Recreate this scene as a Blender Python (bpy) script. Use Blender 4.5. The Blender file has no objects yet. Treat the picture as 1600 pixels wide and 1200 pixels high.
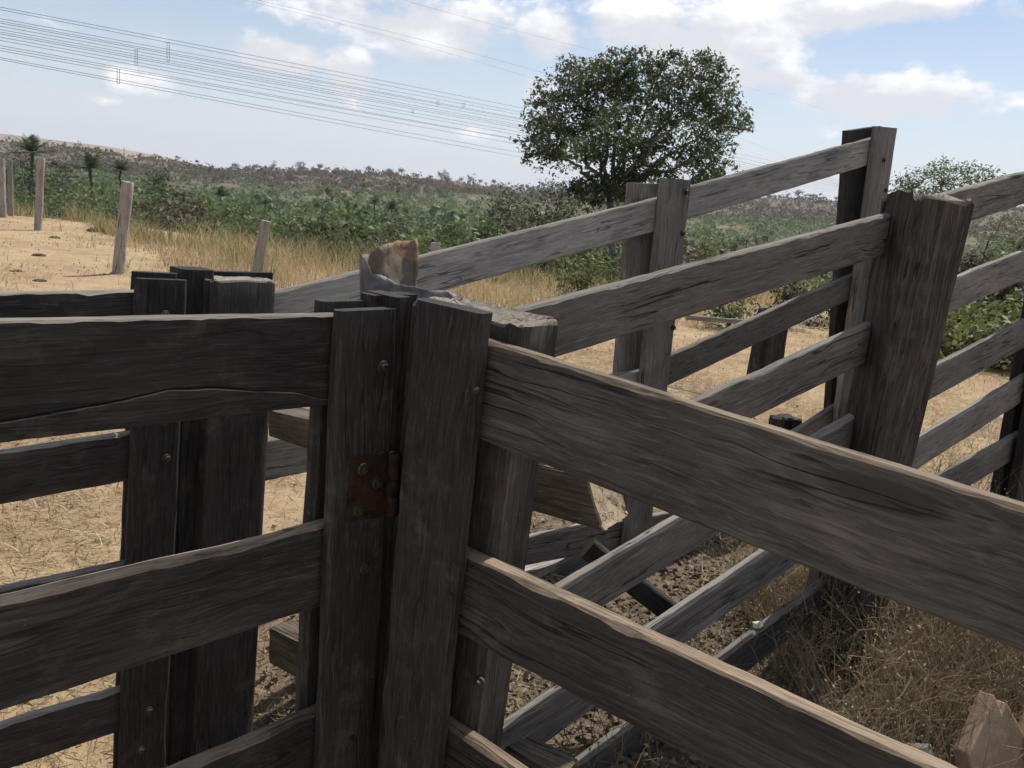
import bpy, math, random
import numpy as np
from mathutils import Vector, Matrix, noise as mnoise

random.seed(7)
RNG = np.random.default_rng(11)
SC = bpy.context.scene
COL = SC.collection

# ------------------------------------------------------------------ camera
F = 1294.0                       # focal length in pixels of the 1600 x 1200 photograph
CAM_H = 1.8
PITCH, ROLL = math.radians(12.9), math.radians(4.8)
_U = Vector((0, math.sin(PITCH), math.cos(PITCH)))
FW = Vector((0, math.cos(PITCH), -math.sin(PITCH)))
CR = Vector((1, 0, 0)) * math.cos(ROLL) + _U * math.sin(ROLL)
CU = Vector((1, 0, 0)) * -math.sin(ROLL) + _U * math.cos(ROLL)
CAM = Vector((0, 0, CAM_H))
cam_data = bpy.data.cameras.new('camera')
cam = bpy.data.objects.new('camera', cam_data)
COL.objects.link(cam)
cam.matrix_world = Matrix(((CR.x, CU.x, -FW.x, CAM.x), (CR.y, CU.y, -FW.y, CAM.y), (CR.z, CU.z, -FW.z, CAM.z), (0, 0, 0, 1)))
cam_data.sensor_width = 36.0
cam_data.lens = F / 1600 * 36.0
cam_data.clip_start = 0.05
cam_data.clip_end = 20000
SC.camera = cam

def d(px, py): return CR * ((px - 800) / F) - CU * ((py - 600) / F) + FW
def at(px, py, dep): return CAM + d(px, py) * dep
def gnd(px, py, z=0.0):
    v = d(px, py); return CAM + v * ((z - CAM_H) / v.z)
def azel(px, py):
    v = d(px, py); return math.atan2(v.x, v.y), math.atan2(v.z, math.hypot(v.x, v.y))

# ------------------------------------------------------------------ light
SUN_AZ, SUN_EL = math.radians(40), math.radians(58)     # azimuth clockwise from +Y
SC.view_settings.view_transform = 'Standard'
SC.view_settings.look = 'None'
SC.view_settings.exposure = 0.0
SC.view_settings.gamma = 1.0
sun_data = bpy.data.lights.new('sun', 'SUN')
sun_data.energy = 5.0
sun_data.angle = math.radians(0.6)
sun_data.color = (1.0, 0.95, 0.87)
sun = bpy.data.objects.new('sun', sun_data)
COL.objects.link(sun)
sdir = Vector((math.sin(SUN_AZ) * math.cos(SUN_EL), math.cos(SUN_AZ) * math.cos(SUN_EL), math.sin(SUN_EL)))
sun.rotation_euler = sdir.to_track_quat('Z', 'Y').to_euler()
sun.location = (0, 0, 30)

world = bpy.data.worlds.new('World')
SC.world = world
world.use_nodes = True
WN = world.node_tree
WN.nodes.clear()
def wn(t, **kw):
    n = WN.nodes.new(t)
    for k, v in kw.items(): setattr(n, k, v)
    return n
def _sock(tree, s, v):
    if isinstance(v, (int, float)): s.default_value = v
    elif isinstance(v, (tuple, list)): s.default_value = v
    else: tree.links.new(v, s)
def wmath(op, a, b=0.0, c=0.0, clamp=False):
    n = wn('ShaderNodeMath', operation=op, use_clamp=clamp)
    _sock(WN, n.inputs[0], a); _sock(WN, n.inputs[1], b); _sock(WN, n.inputs[2], c)
    return n.outputs[0]
sky = wn('ShaderNodeTexSky', sky_type='NISHITA')
sky.sun_disc = False
sky.sun_elevation = SUN_EL
sky.sun_rotation = SUN_AZ
sky.altitude = 300
sky.air_density = 1.0
sky.dust_density = .5
sky.ozone_density = 1.0
world.cycles.sampling_method = 'MANUAL'; world.cycles.sample_map_resolution = 512
SC.cycles.max_bounces = 5; SC.cycles.diffuse_bounces = 3; SC.cycles.volume_bounces = 0; SC.cycles.adaptive_threshold = .03
tc = wn('ShaderNodeTexCoord')
sep = wn('ShaderNodeSeparateXYZ')
WN.links.new(tc.outputs['Generated'], sep.inputs[0])
az = wmath('ARCTAN2', sep.outputs[0], sep.outputs[1])
el = wmath('ARCSINE', sep.outputs[2])
comb = wn('ShaderNodeCombineXYZ')
_sock(WN, comb.inputs[0], az); _sock(WN, comb.inputs[1], wmath('MULTIPLY', el, 1.7)); comb.inputs[2].default_value = 0.35
def wnoise(scale, detail, rough, off=0.0, dist=0.0):
    n = wn('ShaderNodeTexNoise')
    n.inputs['Scale'].default_value = scale; n.inputs['Detail'].default_value = detail
    n.inputs['Roughness'].default_value = rough; n.inputs['Distortion'].default_value = dist
    if off:
        v = wn('ShaderNodeVectorMath', operation='ADD'); WN.links.new(comb.outputs[0], v.inputs[0]); v.inputs[1].default_value = (off, off * .7, off)
        WN.links.new(v.outputs[0], n.inputs['Vector'])
    else:
        WN.links.new(comb.outputs[0], n.inputs['Vector'])
    return n.outputs[0]
# cumulus: where they stand in the sky (centre x, y and half sizes in photo pixels), all else is scattered noise cloud
CLOUDS = [(640, 30, 215, 52, 1.0), (850, 45, 55, 45, 1.0), (1000, 25, 95, 60, 1.1), (1110, 72, 130, 55, 1.1), (1230, 12, 240, 34, 1.1),
          (1400, 10, 130, 32, 1.0), (1185, 116, 85, 24, .95), (1390, 150, 118, 34, 1.15), (1440, 222, 45, 16, .75), (420, 84, 88, 29, 1.15),
          (545, 108, 44, 38, 1.1), (215, 122, 42, 18, .7), (262, 60, 36, 12, .6), (845, 142, 40, 26, 1.1), (1560, 262, 60, 12, .7),
          (760, 212, 75, 12, .62), (430, 198, 60, 9, .55), (150, 158, 40, 9, .5), (1600, 12, 60, 22, .8), (120, 45, 60, 9, .45)]
tot, hgt = None, None
for (cx, cy, rx, ry, w) in CLOUDS:
    a0, e0 = azel(cx, cy); sx, sy = rx / F, ry / F
    u = wmath('MULTIPLY', wmath('SUBTRACT', az, a0), 1 / sx)
    v = wmath('MULTIPLY', wmath('SUBTRACT', el, e0), 1 / sy)
    q = wmath('ADD', wmath('MULTIPLY', u, u), wmath('MULTIPLY', v, v))
    g = wmath('MULTIPLY', wmath('EXPONENT', wmath('MULTIPLY', q, -0.75)), w)
    gv = wmath('MULTIPLY', g, v)
    tot = g if tot is None else wmath('MAXIMUM', tot, g)
    hgt = gv if hgt is None else wmath('ADD', hgt, gv)
n1 = wnoise(11, 6, .6)
n2 = wnoise(30, 4, .62, 3.1)
far_field = wmath('MULTIPLY', wnoise(2.6, 3, .5, 7.7), 0.9)
in_view = wmath('LESS_THAN', wmath('ABSOLUTE', az), .62)
low = wmath('LESS_THAN', el, .42)
elsewhere = wmath('MULTIPLY', far_field, wmath('SUBTRACT', 1.0, wmath('MULTIPLY', in_view, low)))
field = wmath('MAXIMUM', wmath('MULTIPLY', tot, .9), wmath('MULTIPLY', elsewhere, 1.1))
dens = wmath('ADD', field, wmath('ADD', wmath('MULTIPLY', wmath('SUBTRACT', n1, .5), 1.6), wmath('MULTIPLY', wmath('SUBTRACT', n2, .5), .55)))
mr = wn('ShaderNodeMapRange'); mr.interpolation_type = 'SMOOTHSTEP'
_sock(WN, mr.inputs['Value'], dens); mr.inputs['From Min'].default_value = .38; mr.inputs['From Max'].default_value = .78
cover = wmath('MULTIPLY', mr.outputs[0], wmath('GREATER_THAN', el, 0.0))
body = wmath('ADD', wmath('MULTIPLY', hgt, .42), wmath('MULTIPLY', wmath('SUBTRACT', n1, .5), 1.9))
mr2 = wn('ShaderNodeMapRange'); mr2.interpolation_type = 'SMOOTHSTEP'
_sock(WN, mr2.inputs['Value'], body); mr2.inputs['From Min'].default_value = -.16; mr2.inputs['From Max'].default_value = .40
ccol = wn('ShaderNodeMix', data_type='RGBA')
_sock(WN, ccol.inputs[0], mr2.outputs[0])
ccol.inputs[6].default_value = (6.7, 6.7, 7.15, 1); ccol.inputs[7].default_value = (9.6, 9.55, 9.6, 1)
# pale dust near the horizon, thin high veil
veil = wn('ShaderNodeMapRange'); _sock(WN, veil.inputs['Value'], el)
veil.inputs['From Min'].default_value = 0.0; veil.inputs['From Max'].default_value = .22
veil.inputs['To Min'].default_value = .93; veil.inputs['To Max'].default_value = .10
vm = wn('ShaderNodeMix', data_type='RGBA')
_sock(WN, vm.inputs[0], veil.outputs[0]); WN.links.new(sky.outputs[0], vm.inputs[6]); vm.inputs[7].default_value = (6.3, 6.6, 7.4, 1)
cm = wn('ShaderNodeMix', data_type='RGBA')
_sock(WN, cm.inputs[0], wmath('MULTIPLY', cover, .95)); WN.links.new(vm.outputs[2], cm.inputs[6]); WN.links.new(ccol.outputs[2], cm.inputs[7])
bg = wn('ShaderNodeBackground'); bg.inputs['Strength'].default_value = 0.118
wo = wn('ShaderNodeOutputWorld')
WN.links.new(cm.outputs[2], bg.inputs['Color']); WN.links.new(bg.outputs[0], wo.inputs['Surface'])

# ------------------------------------------------------------------ materials
class NT:
    def __init__(s, name):
        s.m = bpy.data.materials.new(name); s.m.use_nodes = True
        s.t = s.m.node_tree; s.t.nodes.clear()
    def n(s, typ, **kw):
        n = s.t.nodes.new(typ)
        for k, v in kw.items(): setattr(n, k, v)
        return n
    def link(s, a, b): s.t.links.new(a, b)
    def set(s, sock, v): _sock(s.t, sock, v)
    def math(s, op, a, b=0.0, clamp=False):
        n = s.n('ShaderNodeMath', operation=op, use_clamp=clamp); s.set(n.inputs[0], a); s.set(n.inputs[1], b); return n.outputs[0]
    def noise(s, vec, scale, detail=4, rough=.55, dist=0.0):
        n = s.n('ShaderNodeTexNoise'); s.link(vec, n.inputs['Vector'])
        n.inputs['Scale'].default_value = scale; n.inputs['Detail'].default_value = detail
        n.inputs['Roughness'].default_value = rough; n.inputs['Distortion'].default_value = dist
        return n.outputs[0]
    def mapping(s, vec, scale):
        n = s.n('ShaderNodeMapping'); s.link(vec, n.inputs['Vector']); n.inputs['Scale'].default_value = scale; return n.outputs[0]
    def rng(s, v, a, b, c=0.0, e=1.0):
        n = s.n('ShaderNodeMapRange'); n.interpolation_type = 'SMOOTHSTEP'; s.set(n.inputs[0], v)
        n.inputs[1].default_value = a; n.inputs[2].default_value = b; n.inputs[3].default_value = c; n.inputs[4].default_value = e
        return n.outputs[0]
    def mix(s, f, a, b, mode='MIX'):
        n = s.n('ShaderNodeMix', data_type='RGBA', blend_type=mode); s.set(n.inputs[0], f)
        for i, v in ((6, a), (7, b)):
            if isinstance(v, tuple): n.inputs[i].default_value = (*v, 1)
            else: s.link(v, n.inputs[i])
        return n.outputs[2]
    def out(s, col, rough=.85, height=None, bump=.3, dist=.004, metallic=0.0, spec=.3, transl=0.0):
        b = s.n('ShaderNodeBsdfPrincipled'); s.set(b.inputs['Base Color'], (*col, 1) if isinstance(col, tuple) else col)
        s.set(b.inputs['Roughness'], rough); s.set(b.inputs['Metallic'], metallic); b.inputs['Specular IOR Level'].default_value = spec
        if height is not None:
            k = s.n('ShaderNodeBump'); k.inputs['Strength'].default_value = bump; k.inputs['Distance'].default_value = dist
            s.link(height, k.inputs['Height']); s.link(k.outputs[0], b.inputs['Normal'])
        o = s.n('ShaderNodeOutputMaterial'); sh = b.outputs[0]
        if transl:
            t = s.n('ShaderNodeBsdfTranslucent'); s.set(t.inputs[0], (*col, 1) if isinstance(col, tuple) else col)
            mx = s.n('ShaderNodeMixShader'); mx.inputs[0].default_value = transl
            s.link(sh, mx.inputs[1]); s.link(t.outputs[0], mx.inputs[2]); sh = mx.outputs[0]
        s.link(sh, o.inputs['Surface'])
        return s.m

def wood(name, dark, mid, light, streak=.5, crack=.6, bump=.6, fine=1.0):
    m = NT(name)
    tcn = m.n('ShaderNodeTexCoord'); oi = m.n('ShaderNodeObjectInfo')
    off = m.n('ShaderNodeVectorMath', operation='ADD'); m.link(tcn.outputs['Object'], off.inputs[0])
    sc = m.n('ShaderNodeVectorMath', operation='SCALE'); sc.inputs[0].default_value = (37, 11, 23); m.link(oi.outputs['Random'], sc.inputs['Scale'])
    m.link(sc.outputs[0], off.inputs[1]); v = off.outputs[0]
    warp = m.noise(m.mapping(v, (1.4, 3, 3)), 1.5, 3)
    wv = m.n('ShaderNodeVectorMath', operation='ADD'); m.link(v, wv.inputs[0])
    cw = m.n('ShaderNodeCombineXYZ'); m.set(cw.inputs[2], m.math('MULTIPLY', warp, .055)); m.set(cw.inputs[1], m.math('MULTIPLY', warp, .05))
    m.link(cw.outputs[0], wv.inputs[1]); g = wv.outputs[0]
    grain = m.noise(m.mapping(g, (3.2 * fine, 85 * fine, 85 * fine)), 1.0, 6, .65)
    fibre = m.noise(m.mapping(g, (11 * fine, 260 * fine, 260 * fine)), 1.0, 3, .6)
    blot = m.noise(m.mapping(v, (2.5, 6, 6)), 1.0, 5, .6, .6)
    rings = m.noise(m.mapping(g, (.5, 9, 9)), 1.0, 2, .5)
    ck = m.noise(m.mapping(g, (.9, 26, 26)), 1.0, 2, .5)
    crackm = m.rng(m.math('ABSOLUTE', m.math('SUBTRACT', ck, .5)), .002, .016, 1.0, 0.0)
    crackm = m.math('MULTIPLY', crackm, m.rng(m.noise(m.mapping(v, (1.7, 4, 4)), 1.3, 2), .46, .58))
    f = m.math('ADD', m.math('MULTIPLY', grain, streak), m.math('MULTIPLY', blot, 1 - streak))
    c = m.mix(m.rng(f, .33, .55), dark, mid)
    c = m.mix(m.math('MULTIPLY', m.rng(f, .5, .72), m.rng(rings, .35, .65)), c, light)
    c = m.mix(m.math('MULTIPLY', m.rng(fibre, .5, .72), .55), c, light)
    c = m.mix(m.math('MULTIPLY', m.rng(fibre, .45, .28), .6), c, dark)
    dusty = m.rng(m.noise(m.mapping(v, (3, 3, 3)), 2.2, 6, .7), .52, .75)
    c = m.mix(m.math('MULTIPLY', dusty, .28), c, (.19, .165, .14))
    vo = m.n('ShaderNodeTexVoronoi'); m.link(m.mapping(v, (1.3, 5.2, 5.2)), vo.inputs['Vector']); vo.inputs['Scale'].default_value = 1.0
    sel = m.n('ShaderNodeSeparateColor'); m.link(vo.outputs['Color'], sel.inputs[0])
    kd = m.math('ADD', vo.outputs['Distance'], m.math('MULTIPLY', m.math('SUBTRACT', grain, .5), .12))
    knot = m.math('MULTIPLY', m.rng(kd, .20, .08), m.rng(sel.outputs[0], .62, .66))
    ringk = m.math('MULTIPLY', m.rng(m.math('SINE', m.math('MULTIPLY', kd, 95)), -.2, .8), m.math('MULTIPLY', m.rng(kd, .34, .12), m.rng(sel.outputs[0], .62, .66)))
    c = m.mix(m.math('MULTIPLY', ringk, .35), c, light)
    c = m.mix(m.math('MULTIPLY', knot, .8), c, dark)
    lich = m.math('MULTIPLY', m.rng(m.noise(v, 95, 4, .7), .64, .74), m.rng(m.noise(m.mapping(v, (2, 2, 2)), 3.1, 3), .56, .74))
    c = m.mix(m.math('MULTIPLY', lich, .55), c, (.34, .33, .29))
    pit = m.math('MULTIPLY', m.rng(m.noise(m.mapping(v, (16, 90, 90)), 1.0, 3, .6), .36, .24), .75)
    c = m.mix(pit, c, dark)
    c = m.mix(m.math('MULTIPLY', crackm, crack), c, (.006, .0055, .005))
    hsv = m.n('ShaderNodeHueSaturation'); m.link(c, hsv.inputs['Color']); m.set(hsv.inputs['Value'], m.rng(oi.outputs['Random'], 0, 1, .8, 1.2))
    h = m.math('SUBTRACT', m.math('ADD', m.math('MULTIPLY', grain, .8), m.math('MULTIPLY', fibre, .35)), m.math('ADD', m.math('MULTIPLY', crackm, 2.0), m.math('MULTIPLY', pit, .7)))
    return m.out(hsv.outputs[0], .82, h, bump, .004, spec=.28)

M = {}
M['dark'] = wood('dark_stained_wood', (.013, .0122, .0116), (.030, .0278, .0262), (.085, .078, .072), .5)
M['dusk'] = wood('dark_grey_wood', (.019, .0178, .0168), (.042, .039, .037), (.10, .092, .085), .6, .7, .9)
M['mid'] = wood('grey_brown_wood', (.042, .0385, .036), (.10, .092, .086), (.22, .20, .185), .6, .7, .9)
M['ramp'] = wood('weathered_ramp_wood', (.065, .058, .052), (.15, .134, .121), (.30, .27, .243), .55, .8, .8)
M['grey'] = wood('silvered_wood', (.15, .140, .128), (.32, .30, .275), (.50, .475, .435), .5, .55, .7)
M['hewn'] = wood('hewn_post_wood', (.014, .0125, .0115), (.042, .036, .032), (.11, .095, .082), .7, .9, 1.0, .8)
M['hewn_big'] = wood('massive_post_wood', (.018, .0155, .0135), (.062, .051, .042), (.19, .16, .13), .7, .9, 1.0, .7)
M['old'] = wood('bleached_post_wood', (.14, .125, .11), (.29, .265, .235), (.42, .39, .35), .6, .9, .9)
M['beam'] = wood('crossbeam_wood', (.06, .047, .035), (.14, .112, .082), (.27, .22, .16), .6, .9, 1.0)
M['top'] = wood('worn_dusty_edge_wood', (.055, .042, .030), (.22, .165, .11), (.36, .28, .195), .35, .8, .9)
M['top_grey'] = wood('worn_grey_edge_wood', (.06, .054, .047), (.19, .17, .145), (.31, .283, .24), .5, .7, .8)
M['beam_end'] = wood('sawn_beam_end', (.20, .15, .095), (.36, .28, .185), (.52, .43, .30), .4, .35, 1.0, .5)
M['endgrain'] = wood('weathered_end_grain', (.10, .085, .068), (.20, .17, .135), (.33, .29, .235), .4, .5, 1.0, .5)
M['burnt'] = wood('charred_stump_wood', (.006, .005, .005), (.018, .016, .015), (.11, .10, .095), .75, 1, 1.0, .7)

def simple(name, a, b, scale, bump=.4, rough=.8, metallic=0.0, dist=.004):
    m = NT(name); tcn = m.n('ShaderNodeTexCoord'); v = tcn.outputs['Object']
    n = m.noise(v, scale, 7, .65); c = m.mix(m.rng(n, .35, .65), a, b)
    return m.out(c, rough, m.noise(v, scale * 4, 5, .65), bump, dist, metallic)
M['rust'] = simple('rusted_iron', (.018, .012, .010), (.058, .031, .021), 40, .5, .75, .25)
M['bolt'] = simple('rusty_bolt_iron', (.04, .030, .023), (.10, .072, .052), 160, .4, .6, .4, .001)
M['cable'] = simple('cable_metal', (.06, .062, .068), (.08, .083, .09), 4, 0, .5, .3)
M['block'] = simple('clay_block', (.30, .21, .14), (.42, .31, .215), 22, .5, .9)
M['concrete'] = simple('cement_block', (.17, .15, .125), (.27, .245, .21), 30, .6, .9)
M['stone'] = simple('pale_stone', (.55, .47, .34), (.75, .68, .55), 30, .4, .9)

m = NT('rusty_tin'); v = m.n('ShaderNodeTexCoord').outputs['Object']
r1 = m.rng(m.noise(v, 9, 6, .6, .4), .47, .56); r2 = m.rng(m.noise(v, 15, 6, .7), .5, .66)
c = m.mix(r1, (.15, .118, .085), (.25, .15, .09)); c = m.mix(r2, c, (.095, .085, .07))
M['tin_rust'] = m.out(c, .7, m.noise(v, 70, 4), .4, .003, .15)
m = NT('weathered_tin'); v = m.n('ShaderNodeTexCoord').outputs['Object']
c = m.mix(m.rng(m.noise(v, 16, 6, .65, .5), .4, .62), (.09, .096, .095), (.185, .192, .188))
c = m.mix(m.rng(m.noise(v, 30, 5, .7), .5, .64), c, (.10, .08, .06))
M['tin_blue'] = m.out(c, .6, m.noise(v, 60, 4), .4, .003, .0)

def foliage(name, cols, transl=.28, rough=.55):
    m = NT(name); g = m.n('ShaderNodeNewGeometry'); r = g.outputs['Random Per Island']
    ramp = m.n('ShaderNodeValToRGB'); m.link(r, ramp.inputs[0]); e = ramp.color_ramp.elements
    n = len(cols)
    e[0].position = 0; e[0].color = (*cols[0], 1); e[1].position = 1; e[1].color = (*cols[-1], 1)
    for i in range(1, n - 1):
        k = e.new(i / (n - 1)); k.color = (*cols[i], 1)
    v = m.n('ShaderNodeTexCoord').outputs['Object']
    hs = m.n('ShaderNodeHueSaturation'); m.link(ramp.outputs[0], hs.inputs['Color'])
    m.set(hs.inputs['Value'], m.rng(m.noise(v, .9, 3), .3, .7, .8, 1.2))
    return m.out(hs.outputs[0], rough, spec=.35, transl=transl)
M['tree_leaf'] = foliage('broadleaf_foliage', [(.052, .088, .038), (.062, .105, .045), (.08, .125, .052), (.095, .14, .058), (.06, .092, .04), (.075, .11, .052), (.11, .13, .05), (.065, .10, .042), (.09, .12, .05), (.07, .1, .045), (.06, .09, .04), (.30, .16, .055)])
M['bush_leaf'] = foliage('shrub_foliage', [(0.053, 0.082, 0.033), (0.074, 0.113, 0.043), (0.092, 0.137, 0.051), (0.127, 0.164, 0.062), (0.090, 0.128, 0.050), (0.166, 0.196, 0.083)], 0.42)
M['dark_leaf'] = foliage('dark_shrub_foliage', [(0.031, 0.042, 0.022), (0.044, 0.056, 0.026), (0.062, 0.068, 0.034), (0.075, 0.072, 0.041), (0.050, 0.062, 0.029)])
M['lime_leaf'] = foliage('bright_shrub_foliage', [(0.085, 0.110, 0.031), (0.121, 0.150, 0.043), (0.169, 0.196, 0.061), (0.206, 0.208, 0.073), (0.109, 0.139, 0.043)], 0.4)
M['pale_leaf'] = foliage('pale_green_foliage', [(0.090, 0.138, 0.060), (0.120, 0.172, 0.078), (0.156, 0.207, 0.102), (0.108, 0.149, 0.066)])
M['palm_leaf'] = foliage('palm_frond_foliage', [(0.039, 0.065, 0.031), (0.058, 0.088, 0.038), (0.078, 0.111, 0.050)])
M['dry_leaf'] = foliage('dry_brush_foliage', [(.085, .066, .050), (.11, .088, .066), (.14, .112, .085), (.10, .084, .068), (.09, .09, .055)], .1, .8)
M['hill_leaf'] = foliage('hillside_foliage', [(0.062, 0.104, 0.049), (0.089, 0.135, 0.055), (0.116, 0.163, 0.065), (0.157, 0.200, 0.084), (0.101, 0.146, 0.065), (0.201, 0.226, 0.109)], 0.45)
M['ridge_leaf'] = foliage('ridge_foliage', [(0.085, 0.071, 0.046), (0.114, 0.090, 0.057), (0.138, 0.103, 0.064), (0.095, 0.084, 0.046)], .4, .8)
M['ridge_tree_leaf'] = foliage('ridge_tree_foliage', [(.06, .065, .052), (.08, .082, .064), (.095, .092, .072)], .2, .8)
M['straw'] = foliage('dry_grass_straw', [(.42, .32, .18), (.50, .40, .23), (.58, .47, .28), (.38, .29, .16), (.50, .39, .23), (.30, .24, .12)], .3, .7)
M['litter'] = foliage('straw_litter', [(.34, .25, .14), (.44, .34, .19), (.28, .20, .12), (.50, .40, .24), (.20, .145, .09), (.36, .30, .16)], .1, .8)
M['weed'] = foliage('withered_weed', [(0.246, 0.184, 0.110), (0.338, 0.252, 0.158), (0.185, 0.145, 0.088), (0.415, 0.313, 0.198), (0.154, 0.152, 0.079), (0.230, 0.168, 0.119)], .25, .8)
M['leaf_litter'] = foliage('leaf_litter', [(0.122, 0.094, 0.065), (0.180, 0.140, 0.097), (0.079, 0.061, 0.043), (0.245, 0.194, 0.137), (0.137, 0.104, 0.068)], .05, .9)
M['bark'] = simple('pale_bark', (.10, .088, .075), (.21, .19, .165), 14, .6, .9)
M['bark_dark'] = simple('dark_bark', (.05, .042, .036), (.10, .088, .075), 14, .6, .9)
M['dung'] = simple('dry_dung', (.035, .025, .017), (.075, .055, .038), 30, .7, .95)

# terrain: bare orange earth, straw-strewn patches, then dull hillside
m = NT('earth'); gi = m.n('ShaderNodeNewGeometry'); P = gi.outputs['Position']
ln = m.n('ShaderNodeVectorMath', operation='LENGTH'); m.link(P, ln.inputs[0]); R = ln.outputs['Value']
big = m.noise(P, .35, 5, .6); medn = m.noise(P, 2.3, 6, .65); fin = m.noise(P, 22, 6, .7); vf = m.noise(P, 95, 4, .7)
c = m.mix(m.rng(medn, .32, .68), (.33, .23, .14), (.45, .335, .215))
c = m.mix(m.math('MULTIPLY', m.rng(fin, .45, .7), .55), c, (.25, .165, .10))
c = m.mix(m.math('MULTIPLY', m.rng(big, .42, .6), .6), c, (.46, .36, .21))
c = m.mix(m.math('MULTIPLY', m.rng(vf, .55, .72), .6), c, (.52, .42, .27))
c = m.mix(m.math('MULTIPLY', m.rng(vf, .44, .33), .5), c, (.16, .11, .07))
c = m.mix(m.math('MULTIPLY', m.rng(m.noise(P, .9, 7, .75), .52, .66), .6), c, (.21, .155, .10))
c = m.mix(m.math('MULTIPLY', m.rng(m.noise(P, 5.5, 6, .75), .56, .68), .55), c, (.17, .12, .078))
sx = m.n('ShaderNodeSeparateXYZ'); m.link(P, sx.inputs[0])
# litter-covered, weedy soil round the ramp, its shade painted in as darker colour
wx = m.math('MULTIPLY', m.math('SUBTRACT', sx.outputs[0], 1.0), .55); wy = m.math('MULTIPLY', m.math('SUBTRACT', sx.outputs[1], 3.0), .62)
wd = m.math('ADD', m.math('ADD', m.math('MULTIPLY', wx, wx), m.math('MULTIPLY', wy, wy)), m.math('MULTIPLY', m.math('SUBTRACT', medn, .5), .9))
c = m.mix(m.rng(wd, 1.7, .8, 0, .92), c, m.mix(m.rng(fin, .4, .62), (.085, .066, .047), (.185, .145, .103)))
hill = m.mix(m.rng(m.noise(P, .05, 6, .65), .42, .64), (.095, .10, .055), (.26, .205, .12))
hill = m.mix(m.rng(m.noise(P, .011, 5, .6), .45, .6), hill, (.115, .108, .062))
c = m.mix(m.rng(R, 30, 70), c, hill)
brush = m.mix(m.rng(m.noise(P, .06, 7, .75), .38, .62), (.12, .10, .08), (.175, .145, .113))
c = m.mix(m.rng(R, 400, 520), c, brush)
farc = m.mix(m.rng(m.noise(P, .004, 6, .6), .45, .6), (.30, .215, .135), (.20, .165, .115))
farc = m.mix(m.rng(m.noise(P, .0026, 3, .6), .60, .66), farc, (.42, .22, .12))
c = m.mix(m.rng(R, 1000, 1500), c, farc)
hh = m.math('ADD', m.math('MULTIPLY', fin, .7), m.math('MULTIPLY', vf, .3))
c = m.mix(1.0, c, (.93, .92, .90), 'MULTIPLY')
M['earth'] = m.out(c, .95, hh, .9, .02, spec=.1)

# ------------------------------------------------------------------ mesh helpers
def mesh_np(name, verts, faces, mat, smooth=False):
    """verts (N,3), faces (K,n) with n constant"""
    verts = np.asarray(verts, dtype=np.float32); faces = np.asarray(faces, dtype=np.int32)
    me = bpy.data.meshes.new(name)
    me.vertices.add(len(verts)); me.vertices.foreach_set('co', verts.ravel())
    k = faces.shape[1]
    me.loops.add(faces.size); me.loops.foreach_set('vertex_index', faces.ravel())
    me.polygons.add(len(faces)); me.polygons.foreach_set('loop_start', np.arange(0, faces.size, k, dtype=np.int32))
    if smooth: me.polygons.foreach_set('use_smooth', np.ones(len(faces), dtype=bool))
    me.update(calc_edges=True)
    me.materials.append(mat)
    return me
def link(name, me, parent=None, M4=None):
    o = bpy.data.objects.new(name, me); COL.objects.link(o)
    if parent is not None:
        o.parent = parent
        if M4 is not None: o.matrix_world = M4; o.matrix_basis = PINV(parent) @ M4
    elif M4 is not None: o.matrix_world = M4
    return o
_WM = {}
def PINV(p): return _wm(p).inverted()
def _wm(o):
    m4 = o.matrix_basis.copy(); q = o.parent
    while q is not None: m4 = q.matrix_basis @ m4; q = q.parent
    return m4
def tag(o, label, cat=None, group=None, kind=None):
    o['label'] = label
    if cat: o['category'] = cat
    if group: o['group'] = group
    if kind: o['kind'] = kind
    return o
def thing(name, loc, label, cat, group=None):
    o = bpy.data.objects.new(name, None); COL.objects.link(o); o.location = loc; o.empty_display_size = .1
    o.matrix_basis = Matrix.Translation(loc)
    return tag(o, label, cat, group)
def frame(p0, p1, wdir):
    x = (p1 - p0); L = x.length; x = x / L
    z = wdir - x * wdir.dot(x); z.normalize(); y = z.cross(x)
    c = p0
    return Matrix(((x.x, y.x, z.x, c.x), (x.y, y.y, z.y, c.y), (x.z, y.z, z.z, c.z), (0, 0, 0, 1))), L

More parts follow.
